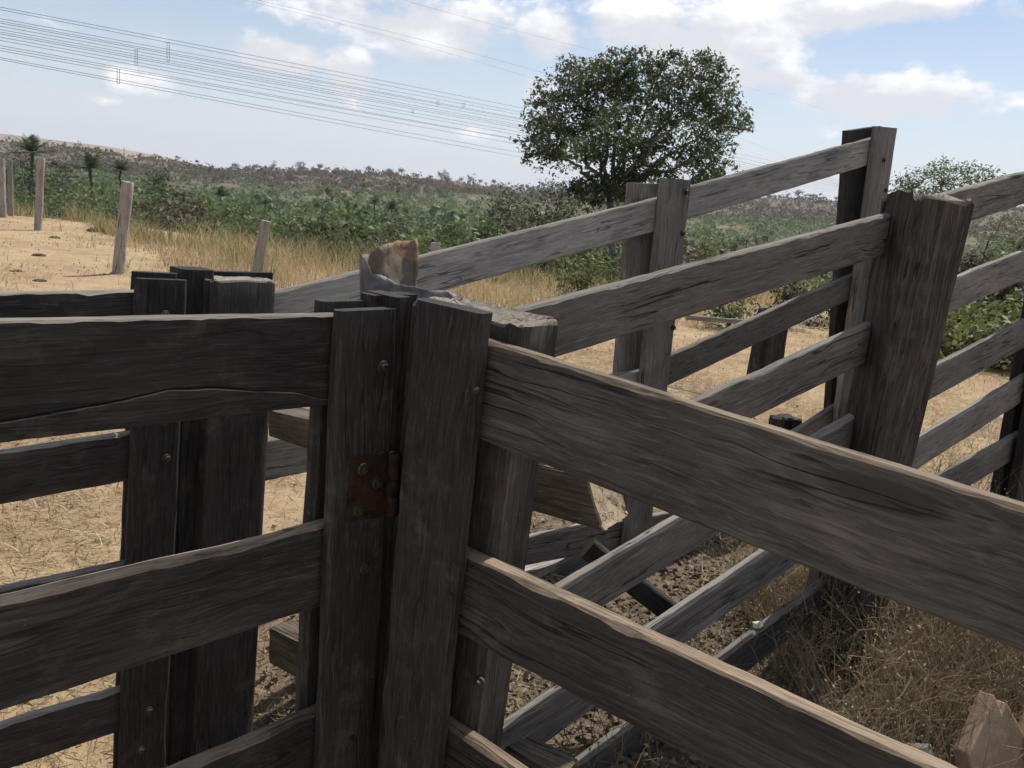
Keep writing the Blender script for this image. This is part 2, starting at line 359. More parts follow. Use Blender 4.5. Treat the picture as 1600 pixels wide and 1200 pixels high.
def plank_mesh(L, h, t, mat, topmat=None, seg=None, rough=.004, cham=.006, seed=0, h1=None, jag=.0, ztf=None, zbf=None, chip=.35):
    """board along +X from 0 to L, width h along Z (centred), thickness t along Y; uneven sawn edges"""
    rs = random.Random(seed); n = seg or max(8, int(L / .03)); so = rs.uniform(0, 90)
    h1 = h if h1 is None else h1
    V = []; Fc = []; mats = []
    for i in range(n + 1):
        u = i / n; x = L * u
        if i in (0, n): x += rs.uniform(-1, 1) * jag * 0
        hh = h + (h1 - h) * u
        def nz(k, s=3.0, a=rough): return a * (.4 * mnoise.noise((x * s * .6, so + k * 7.3, 1.7)) + .35 * mnoise.noise((x * s * 5, so + k * 3.1, 4.2)) + .2 * mnoise.noise((x * s * 14, so + k * 5.1, 4.2)))
        zt, zb, yf, yb = hh / 2 + nz(1), -hh / 2 + nz(2), -t / 2 + nz(3, 2.0, rough * .5), t / 2 + nz(4, 2.0, rough * .5)
        if ztf: zt = ztf(u) + nz(1)
        if zbf: zb = zbf(u) + nz(2)
        zt -= .010 * max(0.0, mnoise.noise((x * 5.5, so + 31, .3)) - .34) / .3 * chip
        c = cham * (1 + .5 * mnoise.noise((x * 9, so, 8.8)))
        c2 = cham * (.75 + 1.5 * max(0.0, mnoise.noise((x * 13, so + 5, 2.8))) + .9 * max(0.0, mnoise.noise((x * 37, so + 5, 2.8))))
        xe = jag * (rs.uniform(-1, 1)) if i in (0, n) else 0
        V += [(x + xe, yf, zb + c), (x, yf, zt - c2), (x, yf + c2, zt), (x, yb - c, zt), (x - xe, yb, zt - c), (x, yb, zb + c), (x, yb - c, zb), (x, yf + c, zb)]
    for i in range(n):
        a, b = i * 8, i * 8 + 8
        for k in range(8):
            k2 = (k + 1) % 8
            Fc.append((a + k, a + k2, b + k2, b + k)); mats.append(1 if k in (1, 2) else 0)
    me = bpy.data.meshes.new('plank')
    Fc2 = Fc + [tuple(reversed(range(8))), tuple(range(n * 8, n * 8 + 8))]; mats += [1 if topmat else 0] * 2
    me.from_pydata(V, [], [tuple(reversed(f)) for f in Fc2])
    me.materials.append(mat)
    if topmat:
        me.materials.append(topmat); me.polygons.foreach_set('material_index', mats)
    me.polygons.foreach_set('use_smooth', [True] * len(me.polygons))
    me.update(); me.set_sharp_from_angle(angle=math.radians(32))
    return me
_seed = [0]
def plank(name, parent, p0, p1, wdir, h, t, mat='dark', topmat=None, **kw):
    """p0,p1 = centre line ends; wdir = width direction"""
    _seed[0] += 1
    M4, L = frame(p0, p1, wdir)
    me = plank_mesh(L, h, t, M[mat], M[topmat] if topmat else None, seed=_seed[0], **kw)
    return link(name, me, parent, M4)

def hewn_mesh(L, w, t, mat, endmat=None, seed=0, groove=.006, wob=.008, round_=.25, jag=.012, top_in=.003, w1=None, t1=None, tilt=0.0, NS=40):
    """rough-hewn post along +X (0..L), cross-section w (Z) by t (Y), rounded rectangle, weathered far end"""
    rs = random.Random(seed); so = rs.uniform(0, 50); n = max(14, int(L / .045))
    w1 = w if w1 is None else w1; t1 = t if t1 is None else t1
    V = []; Fc = []; mi = []
    def prof(k, W, T):
        a = 2 * math.pi * k / NS; ca, sa = math.cos(a), math.sin(a); e = 2 / (2 + (1 - round_) * 9)
        return (math.copysign(abs(ca) ** e, ca) * T / 2, math.copysign(abs(sa) ** e, sa) * W / 2, a)
    def ring(x, s, dx):
        u = x / L; W = w + (w1 - w) * u; T = t + (t1 - t) * u
        oy, oz = wob * mnoise.noise((x * 1.6, so, 0)), wob * mnoise.noise((x * 1.6, so, 9))
        for k in range(NS):
            y, z, a = prof(k, W, T); q = (math.cos(a), math.sin(a))
            gr = groove * (mnoise.noise((q[0] * 5 + so, q[1] * 5, x * .7)) + .7 * mnoise.noise((q[0] * 13 + so, q[1] * 13, x * 1.2)))
            r = math.hypot(y, z); f = (r + gr) / r * s
            V.append((x + (dx(y, z) if dx else 0), y * f + oy, z * f + oz))
    for i in range(n):
        ring(L * i / n * .995, 1, None)
    def jg(y, z): return tilt * z + jag * (.35 * mnoise.noise((y * 14, z * 14, so)) + .9 * mnoise.noise((y * 60, z * 60, so + 3)) + .6 * mnoise.noise((y * 140, z * 140, so + 3)))
    steps = [(1.0, 0), (.965, .006), (.82, .004), (.62, .002), (.4, 0), (.18, -.002)]
    for s, dz in steps: ring(L, s, lambda y, z, dz=dz: jg(y * s, z * s) + dz - top_in * (s < .9))
    V.append((L - top_in, 0, 0))
    R = n + len(steps)
    for i in range(R - 1):
        for k in range(NS):
            a, b = i * NS + k, i * NS + (k + 1) % NS
            Fc.append((a, b, b + NS, a + NS)); mi.append(1 if i >= n else 0)
    for k in range(NS):
        Fc.append(((R - 1) * NS + k, (R - 1) * NS + (k + 1) % NS, len(V) - 1)); mi.append(1)
    Fc.append(tuple(reversed(range(NS)))); mi.append(0)
    me = bpy.data.meshes.new('hewn'); me.from_pydata(V, [], Fc)
    me.materials.append(mat); me.materials.append(endmat or mat); me.polygons.foreach_set('material_index', mi)
    me.polygons.foreach_set('use_smooth', [True] * len(me.polygons)); me.update(); me.set_sharp_from_angle(angle=math.radians(38))
    return me
def hewn(name, parent, p0, p1, wdir, w, t, mat='hewn', endmat='top_grey', **kw):
    _seed[0] += 1
    M4, L = frame(p0, p1, wdir)
    return link(name, hewn_mesh(L, w, t, M[mat], M[endmat], seed=_seed[0], **kw), parent, M4)

UP = Vector((0, 0, 1))
class Plane:
    """vertical plane through the point seen at px,py at depth dep, running at azimuth az (deg from +X)"""
    def __init__(s, px, py, dep, azd):
        s.P = at(px, py, dep); a = math.radians(azd); s.dir = Vector((math.cos(a), math.sin(a), 0)); s.n = Vector((-math.sin(a), math.cos(a), 0))
        if s.n.dot(s.P - CAM) < 0: s.n = -s.n                    # pointing away from the camera
    def shift(s, k):
        q = Plane.__new__(Plane); q.P = s.P + s.n * k; q.dir = s.dir; q.n = s.n; return q
    def __call__(s, px, py):
        v = d(px, py); return CAM + v * ((s.P - CAM).dot(s.n) / v.dot(s.n))
def rail(parent, pl, a, b, h, t=.035, e0=0.0, e1=0.0, mat='dark', topmat='top_grey', name='rail', **kw):
    """a, b: photo pixels of the front top edge at both ends"""
    p0, p1 = pl(*a), pl(*b); u = (p1 - p0).normalized(); p0 = p0 - u * e0; p1 = p1 + u * e1
    z = (UP - u * UP.dot(u)).normalized(); off = -z * (h / 2) + pl.n * (t / 2)
    if (u.cross(z)).dot(pl.n) > 0: pass
    return plank(name, parent, p0 + off, p1 + off, UP, h, t, mat, topmat, **kw)
def post_line(pl, TL, TR, BL, BR, zbot):
    a, b, c, e = pl(*TL), pl(*TR), pl(*BL), pl(*BR)
    top = (a + b) / 2; bot = (c + e) / 2; w = ((b - a).dot(pl.dir), (e - c).dot(pl.dir))
    k = (zbot - top.z) / (bot.z - top.z)
    return top, top + (bot - top) * k, abs(w[0]), abs(w[1])
def post(parent, pl, TL, TR, BL, BR, t, zbot=-.15, mat='dark', topmat='top_grey', name='post', grow=0.0, **kw):
    top, bot, w0, w1 = post_line(pl, TL, TR, BL, BR, zbot); off = pl.n * (t / 2)
    return plank(name, parent, bot + off, top + off, pl.dir, (w0 + w1) / 2 + grow, t, mat, None, **kw)
def hpost(parent, pl, TL, TR, BL, BR, t, zbot=-.2, mat='hewn', endmat='top_grey', name='post', wb=None, **kw):
    top, bot, w0, w1 = post_line(pl, TL, TR, BL, BR, zbot); off = pl.n * (t / 2)
    return hewn(name, parent, bot + off, top + off, pl.dir, wb or (w0 + w1) / 2, t, mat, endmat, **kw)

def bolt_mesh(r=.011):
    V = []; Fc = []
    def disc(rad, n, z0, z1, rot=0):
        b = len(V)
        for z, rr in ((z0, rad), (z1 - (z1 - z0) * .25, rad), (z1, rad * .86)):
            for k in range(n):
                a = 2 * math.pi * k / n + rot; V.append((rr * math.cos(a), rr * math.sin(a), z))
        for j in range(2):
            for k in range(n): Fc.append((b + j * n + k, b + j * n + (k + 1) % n, b + (j + 1) * n + (k + 1) % n, b + (j + 1) * n + k))
        Fc.append(tuple(range(b + 2 * n, b + 3 * n)))
    disc(r * 1.25, 18, -.004, .0022); disc(r * .78, 6, .002, .0105, .3)
    me = bpy.data.meshes.new('bolt'); me.from_pydata(V, [], Fc); me.materials.append(M['bolt']); me.update(); return me
BOLT = bolt_mesh()
def bolt(parent, pl, px, py, s=1.0, push=.001):
    p = pl(px, py) - pl.n * push; z = -pl.n; x = UP.cross(z).normalized(); y = z.cross(x); r = random.uniform(0, 1)
    x2 = (x * math.cos(r) + y * math.sin(r)) * s; y2 = (y * math.cos(r) - x * math.sin(r)) * s; z2 = z * s
    M4 = Matrix(((x2.x, y2.x, z2.x, p.x), (x2.y, y2.y, z2.y, p.y), (x2.z, y2.z, z2.z, p.z), (0, 0, 0, 1)))
    return link('bolt', BOLT, parent, M4)
def tube_np(paths, ns=6):
    """paths: list of (pts (k,3), radii (k,)) -> verts, quads"""
    VV = []; FF = []; b = 0
    for pts, rad in paths:
        pts = np.asarray(pts, float); k = len(pts)
        tg = np.gradient(pts, axis=0); tg /= np.linalg.norm(tg, axis=1)[:, None] + 1e-9
        ref = np.where(np.abs(tg[:, 2:3]) > .9, np.array([[1., 0, 0]]), np.array([[0, 0, 1.]]))
        u = np.cross(tg, ref); u /= np.linalg.norm(u, axis=1)[:, None] + 1e-9; v = np.cross(tg, u)
        a = np.arange(ns) * 2 * math.pi / ns
        ring = pts[:, None] + np.asarray(rad)[:, None, None] * (u[:, None] * np.cos(a)[None, :, None] + v[:, None] * np.sin(a)[None, :, None])
        VV.append(ring.reshape(-1, 3))
        i = np.arange(k - 1)[:, None] * ns; j = np.arange(ns)[None]; j2 = (j + 1) % ns
        FF.append(np.stack([i + j, i + j2, i + ns + j2, i + ns + j], -1).reshape(-1, 4) + b); b += k * ns
    return np.concatenate(VV), np.concatenate(FF)
def leaves_np(C, size, rng, aspect=.55, up=.4, fold=.25, droop=0.0):
    """one rhombic leaf per centre"""
    n = len(C); size = np.broadcast_to(np.asarray(size, float), (n,))[:, None]
    nm = rng.normal(size=(n, 3)); nm[:, 2] = np.abs(nm[:, 2]) + up; nm /= np.linalg.norm(nm, axis=1)[:, None]
    ax = rng.normal(size=(n, 3)); ax[:, 2] -= droop; ax -= nm * np.sum(ax * nm, 1)[:, None]; ax /= np.linalg.norm(ax, axis=1)[:, None] + 1e-9
    sd = np.cross(nm, ax)
    v = np.stack([C - ax * size * .5, C + sd * size * aspect * .5 + nm * size * fold * .3, C + ax * size * .5, C - sd * size * aspect * .5 + nm * size * fold * .3], 1)
    return v.reshape(-1, 3), np.arange(n * 4).reshape(n, 4)

# ------------------------------------------------------------------ terrain
_el = [(-90, .6), (-60, .9), (-45, .9), (-31.7, .75), (-26.5, .5), (-20.3, .15), (-15, .6), (-9.5, .85), (.3, .6), (10, .9), (20.4, 1.3), (30, 1.6), (60, 1.2), (90, 1.0)]
def ridge_el(a):
    return np.interp(np.abs(a) if False else a, [q[0] for q in _el], [q[1] for q in _el], left=.6, right=.8)
def terrain(x, y):
    x = np.asarray(x, float); y = np.asarray(y, float); r = np.hypot(x, y); a = np.degrees(np.arctan2(x, y))
    rel = ridge_el(a)
    zr = CAM_H + 780 * np.tan(np.radians(rel)) - 5.0
    r0 = np.interp(a, [-60, -35, -24, -13, 0, 40, 90], [30, 30, 26, 19, 18, 20, 25])      # the flat ends nearer in the middle
    base = np.interp(r - r0 + 18, [0, 18, 26, 45, 70, 110, 180, 300], [0, 0, -.7, -2.0, -3.4, -5.0, -6.8, -8.0])
    t = np.clip((r - 300) / 480, 0, 1); t = t * t * (3 - 2 * t)
    z = base + (zr - base) * t
    z -= np.clip((r - 790) / 500, 0, 1) ** 1.5 * 45
    # the long tableland far to the left
    hl = np.interp(a, [-60, -36, -31.7, -26.5, -23.5, -20.5, -18.5, -16], [20, 45, 51, 42, 28, 6, -20, -40])
    t2 = np.clip((r - 1700) / 1300, 0, 1); t2 = t2 * t2 * (3 - 2 * t2)
    z = z + (hl - z) * t2
    nz = np.sin(x * .031 + 1.3) * np.cos(y * .027 - .4) * 2.2 + np.sin(x * .011 + y * .017) * 2.0 + np.sin(x * .09 + y * .05) * .6
    z += nz * np.clip((r - 60) / 240, 0, 1) * np.clip((1200 - r) / 400, 0, 1)
    # a low vegetated bank on the right of the ramp
    z += .9 * np.exp(-((x - 11) / 4.5) ** 2 - ((y - 15.5) / 3.5) ** 2)
    near = np.clip(1 - r / 30, 0, 1)
    z -= .26 * np.exp(-((x + .95) / .9) ** 2 - ((y - 2.4) / .75) ** 2)
    z += near * (.025 * np.sin(x * 1.9 + .5) * np.sin(y * 1.6) + .02 * np.sin(x * 4.1 + y * 2.3) * np.sin(y * 3.7))
    return z
_ra = np.concatenate([[.0], np.geomspace(.6, 40, 110), np.geomspace(41, 4200, 130)])
_an = np.radians(np.unique(np.concatenate([np.arange(-180, -46, 4.0), np.arange(-46, 46, .42), np.arange(46, 180, 4.0)])))
AA, RR = np.meshgrid(_an, _ra)
XX, YY = RR * np.sin(AA), RR * np.cos(AA)
ZZ = terrain(XX, YY)
nr, na = XX.shape
i = np.arange(nr - 1)[:, None] * na; j = np.arange(na)[None]; j2 = (j + 1) % na
tf = np.stack([i + j, i + j2, i + na + j2, i + na + j], -1).reshape(-1, 4)
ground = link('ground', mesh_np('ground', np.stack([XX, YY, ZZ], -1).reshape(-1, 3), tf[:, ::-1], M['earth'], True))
tag(ground, 'bare orange earth running out to scrubby hills', kind='structure')
def tz(x, y): return float(terrain(x, y))
def ground_at(px, py):
    v = d(px, py); t = 1.0
    for k in range(4000):
        p = CAM + v * t
        if p.z < tz(p.x, p.y): return p
        t *= 1.004
    return CAM + v * t

# ------------------------------------------------------------------ the near gate (left)
LG = Plane(535, 492, 1.735, 49)                   # front face of its rails
LGs = LG.shift(-.036)                             # front face of its front stile
gate = thing('gate', LG(540, 1100).xy.to_3d() + Vector((0, 0, .1)), 'dark plank gate in the left foreground with a rusty hinge plate', 'gate')
_rl = (LG(535, 492) - LG(0, 502)).length; _rt = 1.5 + _rl + .09          # board length incl. both ends
def crack_line(u):                                # height of the long split, in board coordinates
    px = (u * _rt - 1.5) / _rl; return float(np.interp(px, [-1, 0, .28, .42, .55, .68, .84, .93, 1.2], [-.068, -.066, -.050, -.037, -.040, -.052, -.064, -.083, -.095]))
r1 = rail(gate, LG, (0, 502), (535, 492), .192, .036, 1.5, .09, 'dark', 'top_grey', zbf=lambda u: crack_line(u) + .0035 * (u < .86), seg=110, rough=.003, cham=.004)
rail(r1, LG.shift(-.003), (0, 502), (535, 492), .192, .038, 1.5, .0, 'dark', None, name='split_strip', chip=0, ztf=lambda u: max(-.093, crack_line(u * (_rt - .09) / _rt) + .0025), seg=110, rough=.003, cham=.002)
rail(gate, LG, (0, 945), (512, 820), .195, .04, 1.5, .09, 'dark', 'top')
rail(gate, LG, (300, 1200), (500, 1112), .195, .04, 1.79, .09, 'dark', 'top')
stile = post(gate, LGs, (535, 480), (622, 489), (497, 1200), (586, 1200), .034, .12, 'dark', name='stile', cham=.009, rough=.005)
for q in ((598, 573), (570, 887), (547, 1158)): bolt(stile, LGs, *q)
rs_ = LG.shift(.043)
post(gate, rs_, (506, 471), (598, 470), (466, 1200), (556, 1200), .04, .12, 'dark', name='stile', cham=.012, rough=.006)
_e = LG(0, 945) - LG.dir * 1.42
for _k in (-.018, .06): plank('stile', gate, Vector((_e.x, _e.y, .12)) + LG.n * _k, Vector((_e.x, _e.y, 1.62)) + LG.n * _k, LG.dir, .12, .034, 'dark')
# hinge
HP = LGs.shift(-.004)
def poly_plate(name, parent, pl, pts, t, mat):
    P = [pl(*q) for q in pts]; V = [p for p in P] + [p + pl.n * t for p in P]; n = len(P)
    c = sum(P, Vector()) / n
    Fc = [tuple(range(n)), tuple(range(2 * n - 1, n - 1, -1))] + [(k, (k + 1) % n, n + (k + 1) % n, n + k) for k in range(n)]
    me = bpy.data.meshes.new(name); me.from_pydata([v - c for v in V], [], Fc); me.materials.append(M[mat]); me.update()
    o = link(name, me, parent, Matrix.Translation(c))
    b = o.modifiers.new('bevel', 'BEVEL'); b.width = .0012; b.segments = 2
    return o
hinge = poly_plate('hinge', gate, HP, [(550, 716), (607, 706), (607, 806), (541, 815)], .005, 'rust')
for q in ((567, 733), (589, 755), (560, 797)): bolt(hinge, HP, *q, 1.0)
HB = HP.shift(-.004)
a, b = HB(617, 708), HB(611, 805)
me = bpy.data.meshes.new('barrel'); 
def barrel_np(a, b, r=.0145):
    a = np.array(a); b = np.array(b); L = np.linalg.norm(b - a)
    prof = [(0, .3), (.0, .9), (.015, 1), (.40, 1), (.41, .85), (.43, .85), (.44, 1.0), (.66, 1), (.67, .86), (.69, .86), (.70, 1), (.985, 1), (1, .9), (1, .3)]
    return tube_np([([a + (b - a) * q for q, _ in [(k[0] + i * 1e-5, 0) for i, k in enumerate(prof)]], [r * k[1] for k in prof])], 16)
def to_local(V, c): return np.asarray(V) - np.array(c)
V, Q = barrel_np(a, b)
link('barrel', mesh_np('barrel', to_local(V, a), Q, M['rust'], False), hinge, Matrix.Translation(a))
tube = tube_np([([HB(624, 733), HB(640, 738), HB(655, 742)], [.007, .007, .006])], 8)
link('hinge_pin', mesh_np('hinge_pin', to_local(tube[0], a), tube[1], M['rust'], True), hinge, Matrix.Translation(a))

# ------------------------------------------------------------------ hinge post and the near fence (right)
RF = Plane(753, 530, 1.65, 147)
RFs = RF.shift(-.05)
fence = thing('plank_fence', RF(700, 1150).xy.to_3d(), 'grey brown plank fence running to the right foreground edge', 'fence')
rail(fence, RF, (753, 530), (1600, 795), .205, .035, .16, .5, 'mid', 'top', rough=.004)
rail(fence, RF, (715, 860), (1450, 1200), .192, .042, .16, .5, 'dusk', 'top', rough=.005)
rail(fence, RF, (690, 1130), (793, 1200), .19, .042, .16, 1.28, 'dusk', 'top')
fs = post(fence, RFs, (643, 463), (755, 495), (588, 1200), (677, 1190), .047, -.1, 'dark', name='post', cham=.012, rough=.006)
bolt(fs, RFs, 744, 610, .5)
rp = hpost(fence, RF.shift(.040), (645, 476), (812, 511), (575, 1200), (737, 1180), .15, -.2, 'hewn', 'endgrain', name='post', jag=.012, round_=.12, groove=.007)
bolt(rp, RF.shift(.036), 750, 1067)
st = post(fence, LG.shift(-.03), (621, 463), (641, 466), (577, 1200), (600, 1200), .11, -.1, 'hewn', name='stop_batten', cham=.003, rough=.006)
post(fence, LG.shift(.02), (586, 459), (652, 463), (540, 1200), (606, 1200), .05, -.1, 'hewn', name='batten', cham=.004, rough=.004)
# far post of the fence, out of frame right, carrying the rail ends
q = RF(1600, 900); e = q - RF.dir * .42
plank('post', fence, Vector((e.x, e.y, -.1)) + RF.n * .06, Vector((e.x, e.y, 1.5)) + RF.n * .06, RF.dir, .14, .05, 'dark')

# ------------------------------------------------------------------ rear gate (left, behind)
LR = Plane(215, 455, 2.4, 49)
rear = thing('gate', LR(240, 1000).xy.to_3d(), 'dark plank gate standing behind the near gate at left', 'gate')
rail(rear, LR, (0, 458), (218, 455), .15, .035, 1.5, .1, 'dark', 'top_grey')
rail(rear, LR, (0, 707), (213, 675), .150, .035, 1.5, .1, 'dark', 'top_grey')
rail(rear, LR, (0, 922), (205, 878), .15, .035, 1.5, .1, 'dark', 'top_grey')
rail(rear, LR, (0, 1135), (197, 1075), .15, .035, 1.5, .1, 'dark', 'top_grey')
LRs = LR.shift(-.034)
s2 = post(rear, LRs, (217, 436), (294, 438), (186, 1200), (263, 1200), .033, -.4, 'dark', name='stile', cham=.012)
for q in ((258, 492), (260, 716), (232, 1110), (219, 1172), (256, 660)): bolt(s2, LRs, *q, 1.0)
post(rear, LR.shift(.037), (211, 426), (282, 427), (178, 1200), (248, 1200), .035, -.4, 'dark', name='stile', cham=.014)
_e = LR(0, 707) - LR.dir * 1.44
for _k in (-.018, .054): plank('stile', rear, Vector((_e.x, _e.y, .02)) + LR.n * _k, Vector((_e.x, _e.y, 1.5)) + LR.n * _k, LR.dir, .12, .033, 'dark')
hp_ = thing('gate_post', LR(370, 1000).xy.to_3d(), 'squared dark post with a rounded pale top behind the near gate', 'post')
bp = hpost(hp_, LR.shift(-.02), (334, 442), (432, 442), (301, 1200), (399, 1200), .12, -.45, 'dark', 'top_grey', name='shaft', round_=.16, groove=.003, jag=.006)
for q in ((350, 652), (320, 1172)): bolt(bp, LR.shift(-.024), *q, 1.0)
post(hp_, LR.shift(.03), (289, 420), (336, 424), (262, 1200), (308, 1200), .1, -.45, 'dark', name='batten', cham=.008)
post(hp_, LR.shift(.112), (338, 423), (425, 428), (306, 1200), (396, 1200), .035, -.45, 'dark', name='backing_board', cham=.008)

# ------------------------------------------------------------------ ramp: near wall
RN = Plane(1410, 330, 3.15, 40)
wall = thing('ramp_fence', RN(1330, 1100).xy.to_3d(), 'near side fence of the sloping cattle ramp with a massive hewn post', 'fence')
rail(wall, RN, (812, 485), (1410, 330), .152, .04, .0, .1, 'ramp', 'top_grey', rough=.004)
rail(wall, RN, (1085, 630), (1375, 500), .155, .04, .55, .1, 'ramp', 'top_grey', rough=.0035)
rail(wall, RN, (878, 920), (1345, 645), .150, .04, .0, .1, 'mid', 'top_grey', rough=.0035)
rail(wall, RN, (872, 1084), (1190, 869), .150, .04, .36, .5, 'mid', 'top_grey', rough=.0035)
rail(wall, RN, (907, 1195), (1289, 911), .150, .04, .05, .1, 'mid', 'top_grey', rough=.0035)
BPp = Plane(1410, 330, 2.98, 14)
big = hpost(wall, BPp, (1424, 312), (1528, 316), (1282, 1100), (1346, 1112), .19, -.25, 'hewn_big', 'endgrain', name='post', wb=.17, w1=.265, round_=.14, jag=.03, groove=.013, wob=.012, top_in=.004)
big['label'] = 'massive square hewn post with a splintered top'
post(wall, RN.shift(.045), (1372, 392), (1398, 392), (1325, 650), (1350, 650), .05, -.1, 'ramp', name='batten')
for a, b in (((1490, 300), (1600, 270)), ((1490, 436), (1600, 394)), ((1455, 578), (1600, 504)), ((1430, 692), (1600, 590)), ((1440, 764), (1590, 680))):
    rail(wall, RN.shift(.012), a, b, .150, .04, .12, .75, 'ramp', 'top_grey', rough=.0035)
post(wall, RN.shift(.055), (1662, 230), (1712, 228), (1566, 760), (1610, 760), .06, -.2, 'dark')
post(wall, RN.shift(-.058), (1690, 240), (1735, 238), (1590, 760), (1632, 760), .05, -.2, 'dark')

# ------------------------------------------------------------------ ramp: far wall
FP = Plane(435, 455, 2.85, 40)
farw = thing('ramp_fence', FP(1040, 800).xy.to_3d(), 'silvered far side fence of the cattle ramp, rising to the right', 'fence')
rail(farw, FP, (436, 455), (1046, 305), .156, .035, .09, .02, 'grey', 'top_grey', rough=.0035)
rail(farw, FP, (1050, 299), (1376, 212), .158, .035, .0, .03, 'grey', 'top_grey', rough=.005)
rail(farw, FP, (1030, 563), (1352, 420), .162, .035, .0, .05, 'ramp', 'top_grey', rough=.0035)
rail(farw, FP, (425, 688), (1032, 572), .152, .035, .05, .0, 'grey', 'top_grey')
rail(farw, FP, (1055, 797), (1338, 612), .152, .035, .0, .08, 'ramp', 'top_grey')
rail(farw, FP, (425, 905), (1052, 800), .152, .035, .05, .0, 'ramp', 'top_grey')
rail(farw, FP, (838, 905), (1010, 803), .15, .035, .2, .0, 'ramp', 'top_grey')
pf = post(farw, FP.shift(-.057), (1042, 281), (1082, 279), (1003, 640), (1040, 640), .055, -.2, 'ramp', cham=.008, rough=.004)
for q in ((1067, 364), (1052, 512), (1072, 300)): bolt(pf, FP.shift(-.06), *q, 1.1)
post(farw, FP.shift(.038), (990, 291), (1048, 283), (966, 590), (1022, 590), .05, -.2, 'ramp', cham=.006)
pg = post(farw, FP.shift(-.052), (1374, 201), (1403, 197), (1315, 620), (1342, 620), .05, -.2, 'ramp', cham=.008)
for q in ((1384, 297), (1381, 250)): bolt(pg, FP.shift(-.056), *q, 1.1)
post(farw, FP.shift(.038), (1329, 202), (1376, 199), (1297, 630), (1342, 630), .05, -.2, 'dark', cham=.006)

# ------------------------------------------------------------------ crossbeams and brace
CB = Plane(930, 760, 2.1, 147)
p0, p1 = CB(420, 662), CB(934, 782)
o = hewn('crossbeam', None, p0 + CB.n * .05, p1 + CB.n * .05, UP, .095, .1, 'beam', 'beam_end', w1=.14, t1=.15, round_=.1, groove=.006, jag=.006, tilt=-.38)
tag(o, 'old squared crossbeam with a split sunlit sawn end between the ramp fences', 'beam')
p0, p1 = CB(420, 1010), CB(870, 1245)
o = hewn('crossbeam', None, p0 + CB.n * .05, p1 + CB.n * .05, UP, .14, .1, 'beam', 'beam', round_=.1)
tag(o, 'low squared sill beam near the ground behind the hinge post', 'beam')
BR = Plane(980, 885, 2.95, 178)
p0, p1 = BR(918, 856), BR(1085, 986)
o = plank('brace', None, p0, p1, UP, .075, .045, 'dark')
tag(o, 'short dark diagonal brace under the sawn beam end', 'brace')
# planks lying on the ground inside the ramp
for k, (a, b, w, t, lab) in enumerate((((815, 875), (905, 838), .12, .035, 'pale loose plank lying on the ground behind the hinge post'), ((800, 905), (880, 880), .10, .04, 'short grey plank on the ground beside the paler loose plank'))):
    q0, q1 = ground_at(*a), ground_at(*b); u = (q1 - q0).normalized()
    z = Vector((0, 0, .03)); side = u.cross(UP)
    o = plank('loose_plank', None, q0 - u * .25 + z, q1 + u * .2 + z, side, w, t, 'old', 'old'); tag(o, lab, 'plank', 'loose planks')

# ------------------------------------------------------------------ rusty tin sheet behind the hinge post
def sheet(name, parent, cols, mat, rows=14, seed=1, amp=.004, sub=3):
    """cols: list of (top point, bottom point), refined and crumpled"""
    fine = []
    for k in range(len(cols) - 1):
        for q in range(sub):
            u = q / sub; fine.append((cols[k][0].lerp(cols[k + 1][0], u), cols[k][1].lerp(cols[k + 1][1], u)))
    fine.append(cols[-1]); V = []; n = len(fine)
    for i, (a, b) in enumerate(fine):
        for j in range(rows):
            u = j / (rows - 1); p = a.lerp(b, u); q = p * 24 + Vector((seed, 0, 0)); q2 = p * 75 + Vector((0, seed, 0))
            r1_ = abs(mnoise.noise(q)) - .25; r2_ = abs(mnoise.noise(q2)) - .2
            nrm = Vector((.35, -.9, .15)); V.append(p + nrm * (r1_ * amp * 2.2 + r2_ * amp) + Vector((0, 0, mnoise.noise(q2 * .8) * amp * (.8 if j == 0 else .2))))
    c = V[0].copy()
    Fc = [(i * rows + j, i * rows + j + 1, (i + 1) * rows + j + 1, (i + 1) * rows + j) for i in range(n - 1) for j in range(rows - 1)]
    me = bpy.data.meshes.new(name); me.from_pydata([v - c for v in V], [], Fc); me.materials.append(M[mat])
    me.polygons.foreach_set('use_smooth', [True] * len(Fc)); me.update()
    o = link(name, me, parent, Matrix.Translation(c)); s_ = o.modifiers.new('thickness', 'SOLIDIFY'); s_.thickness = .0015; s_.offset = 0
    return o
tin = thing('tin_sheet', at(610, 470, 2.12), 'torn rusty tin sheet bent upright behind the hinge post top', 'metal sheet')
tops = [(562, 402), (566, 400), (572, 404), (580, 428), (592, 431), (604, 435), (618, 441), (634, 444), (648, 448), (662, 452), (680, 453), (700, 453), (712, 461), (726, 466)]
cols = []
for k, (x, y) in enumerate(tops):
    dep = 2.02 - .0 * k if k > 3 else 2.06 - .012 * k
    dep = 2.02 + .10 * max(0, (x - 580)) / 230 if k > 3 else dep
    cols.append((at(x, y + random.uniform(-1.5, 1.5), dep + .004 * math.sin(k * 1.7)), at(x + 2, 530, dep)))
sheet('front_flap', tin, cols, 'tin_blue', 14, 3, .007)
tops = [(564, 402), (570, 397), (578, 398), (585, 392), (592, 386), (600, 381), (608, 380), (616, 378), (626, 377), (636, 376), (645, 374), (650, 373), (654, 379), (650, 384)]
cols = []
for k, (x, y) in enumerate(tops):
    dep = 2.055 + .13 * k / len(tops) + .012 * math.sin(k * .9)
    cols.append((at(x, y + random.uniform(-1, 1), dep), at(min(x + 4, 648), 500, dep - .015)))
sheet('back_panel', tin, cols, 'tin_rust', 14, 8, .006)

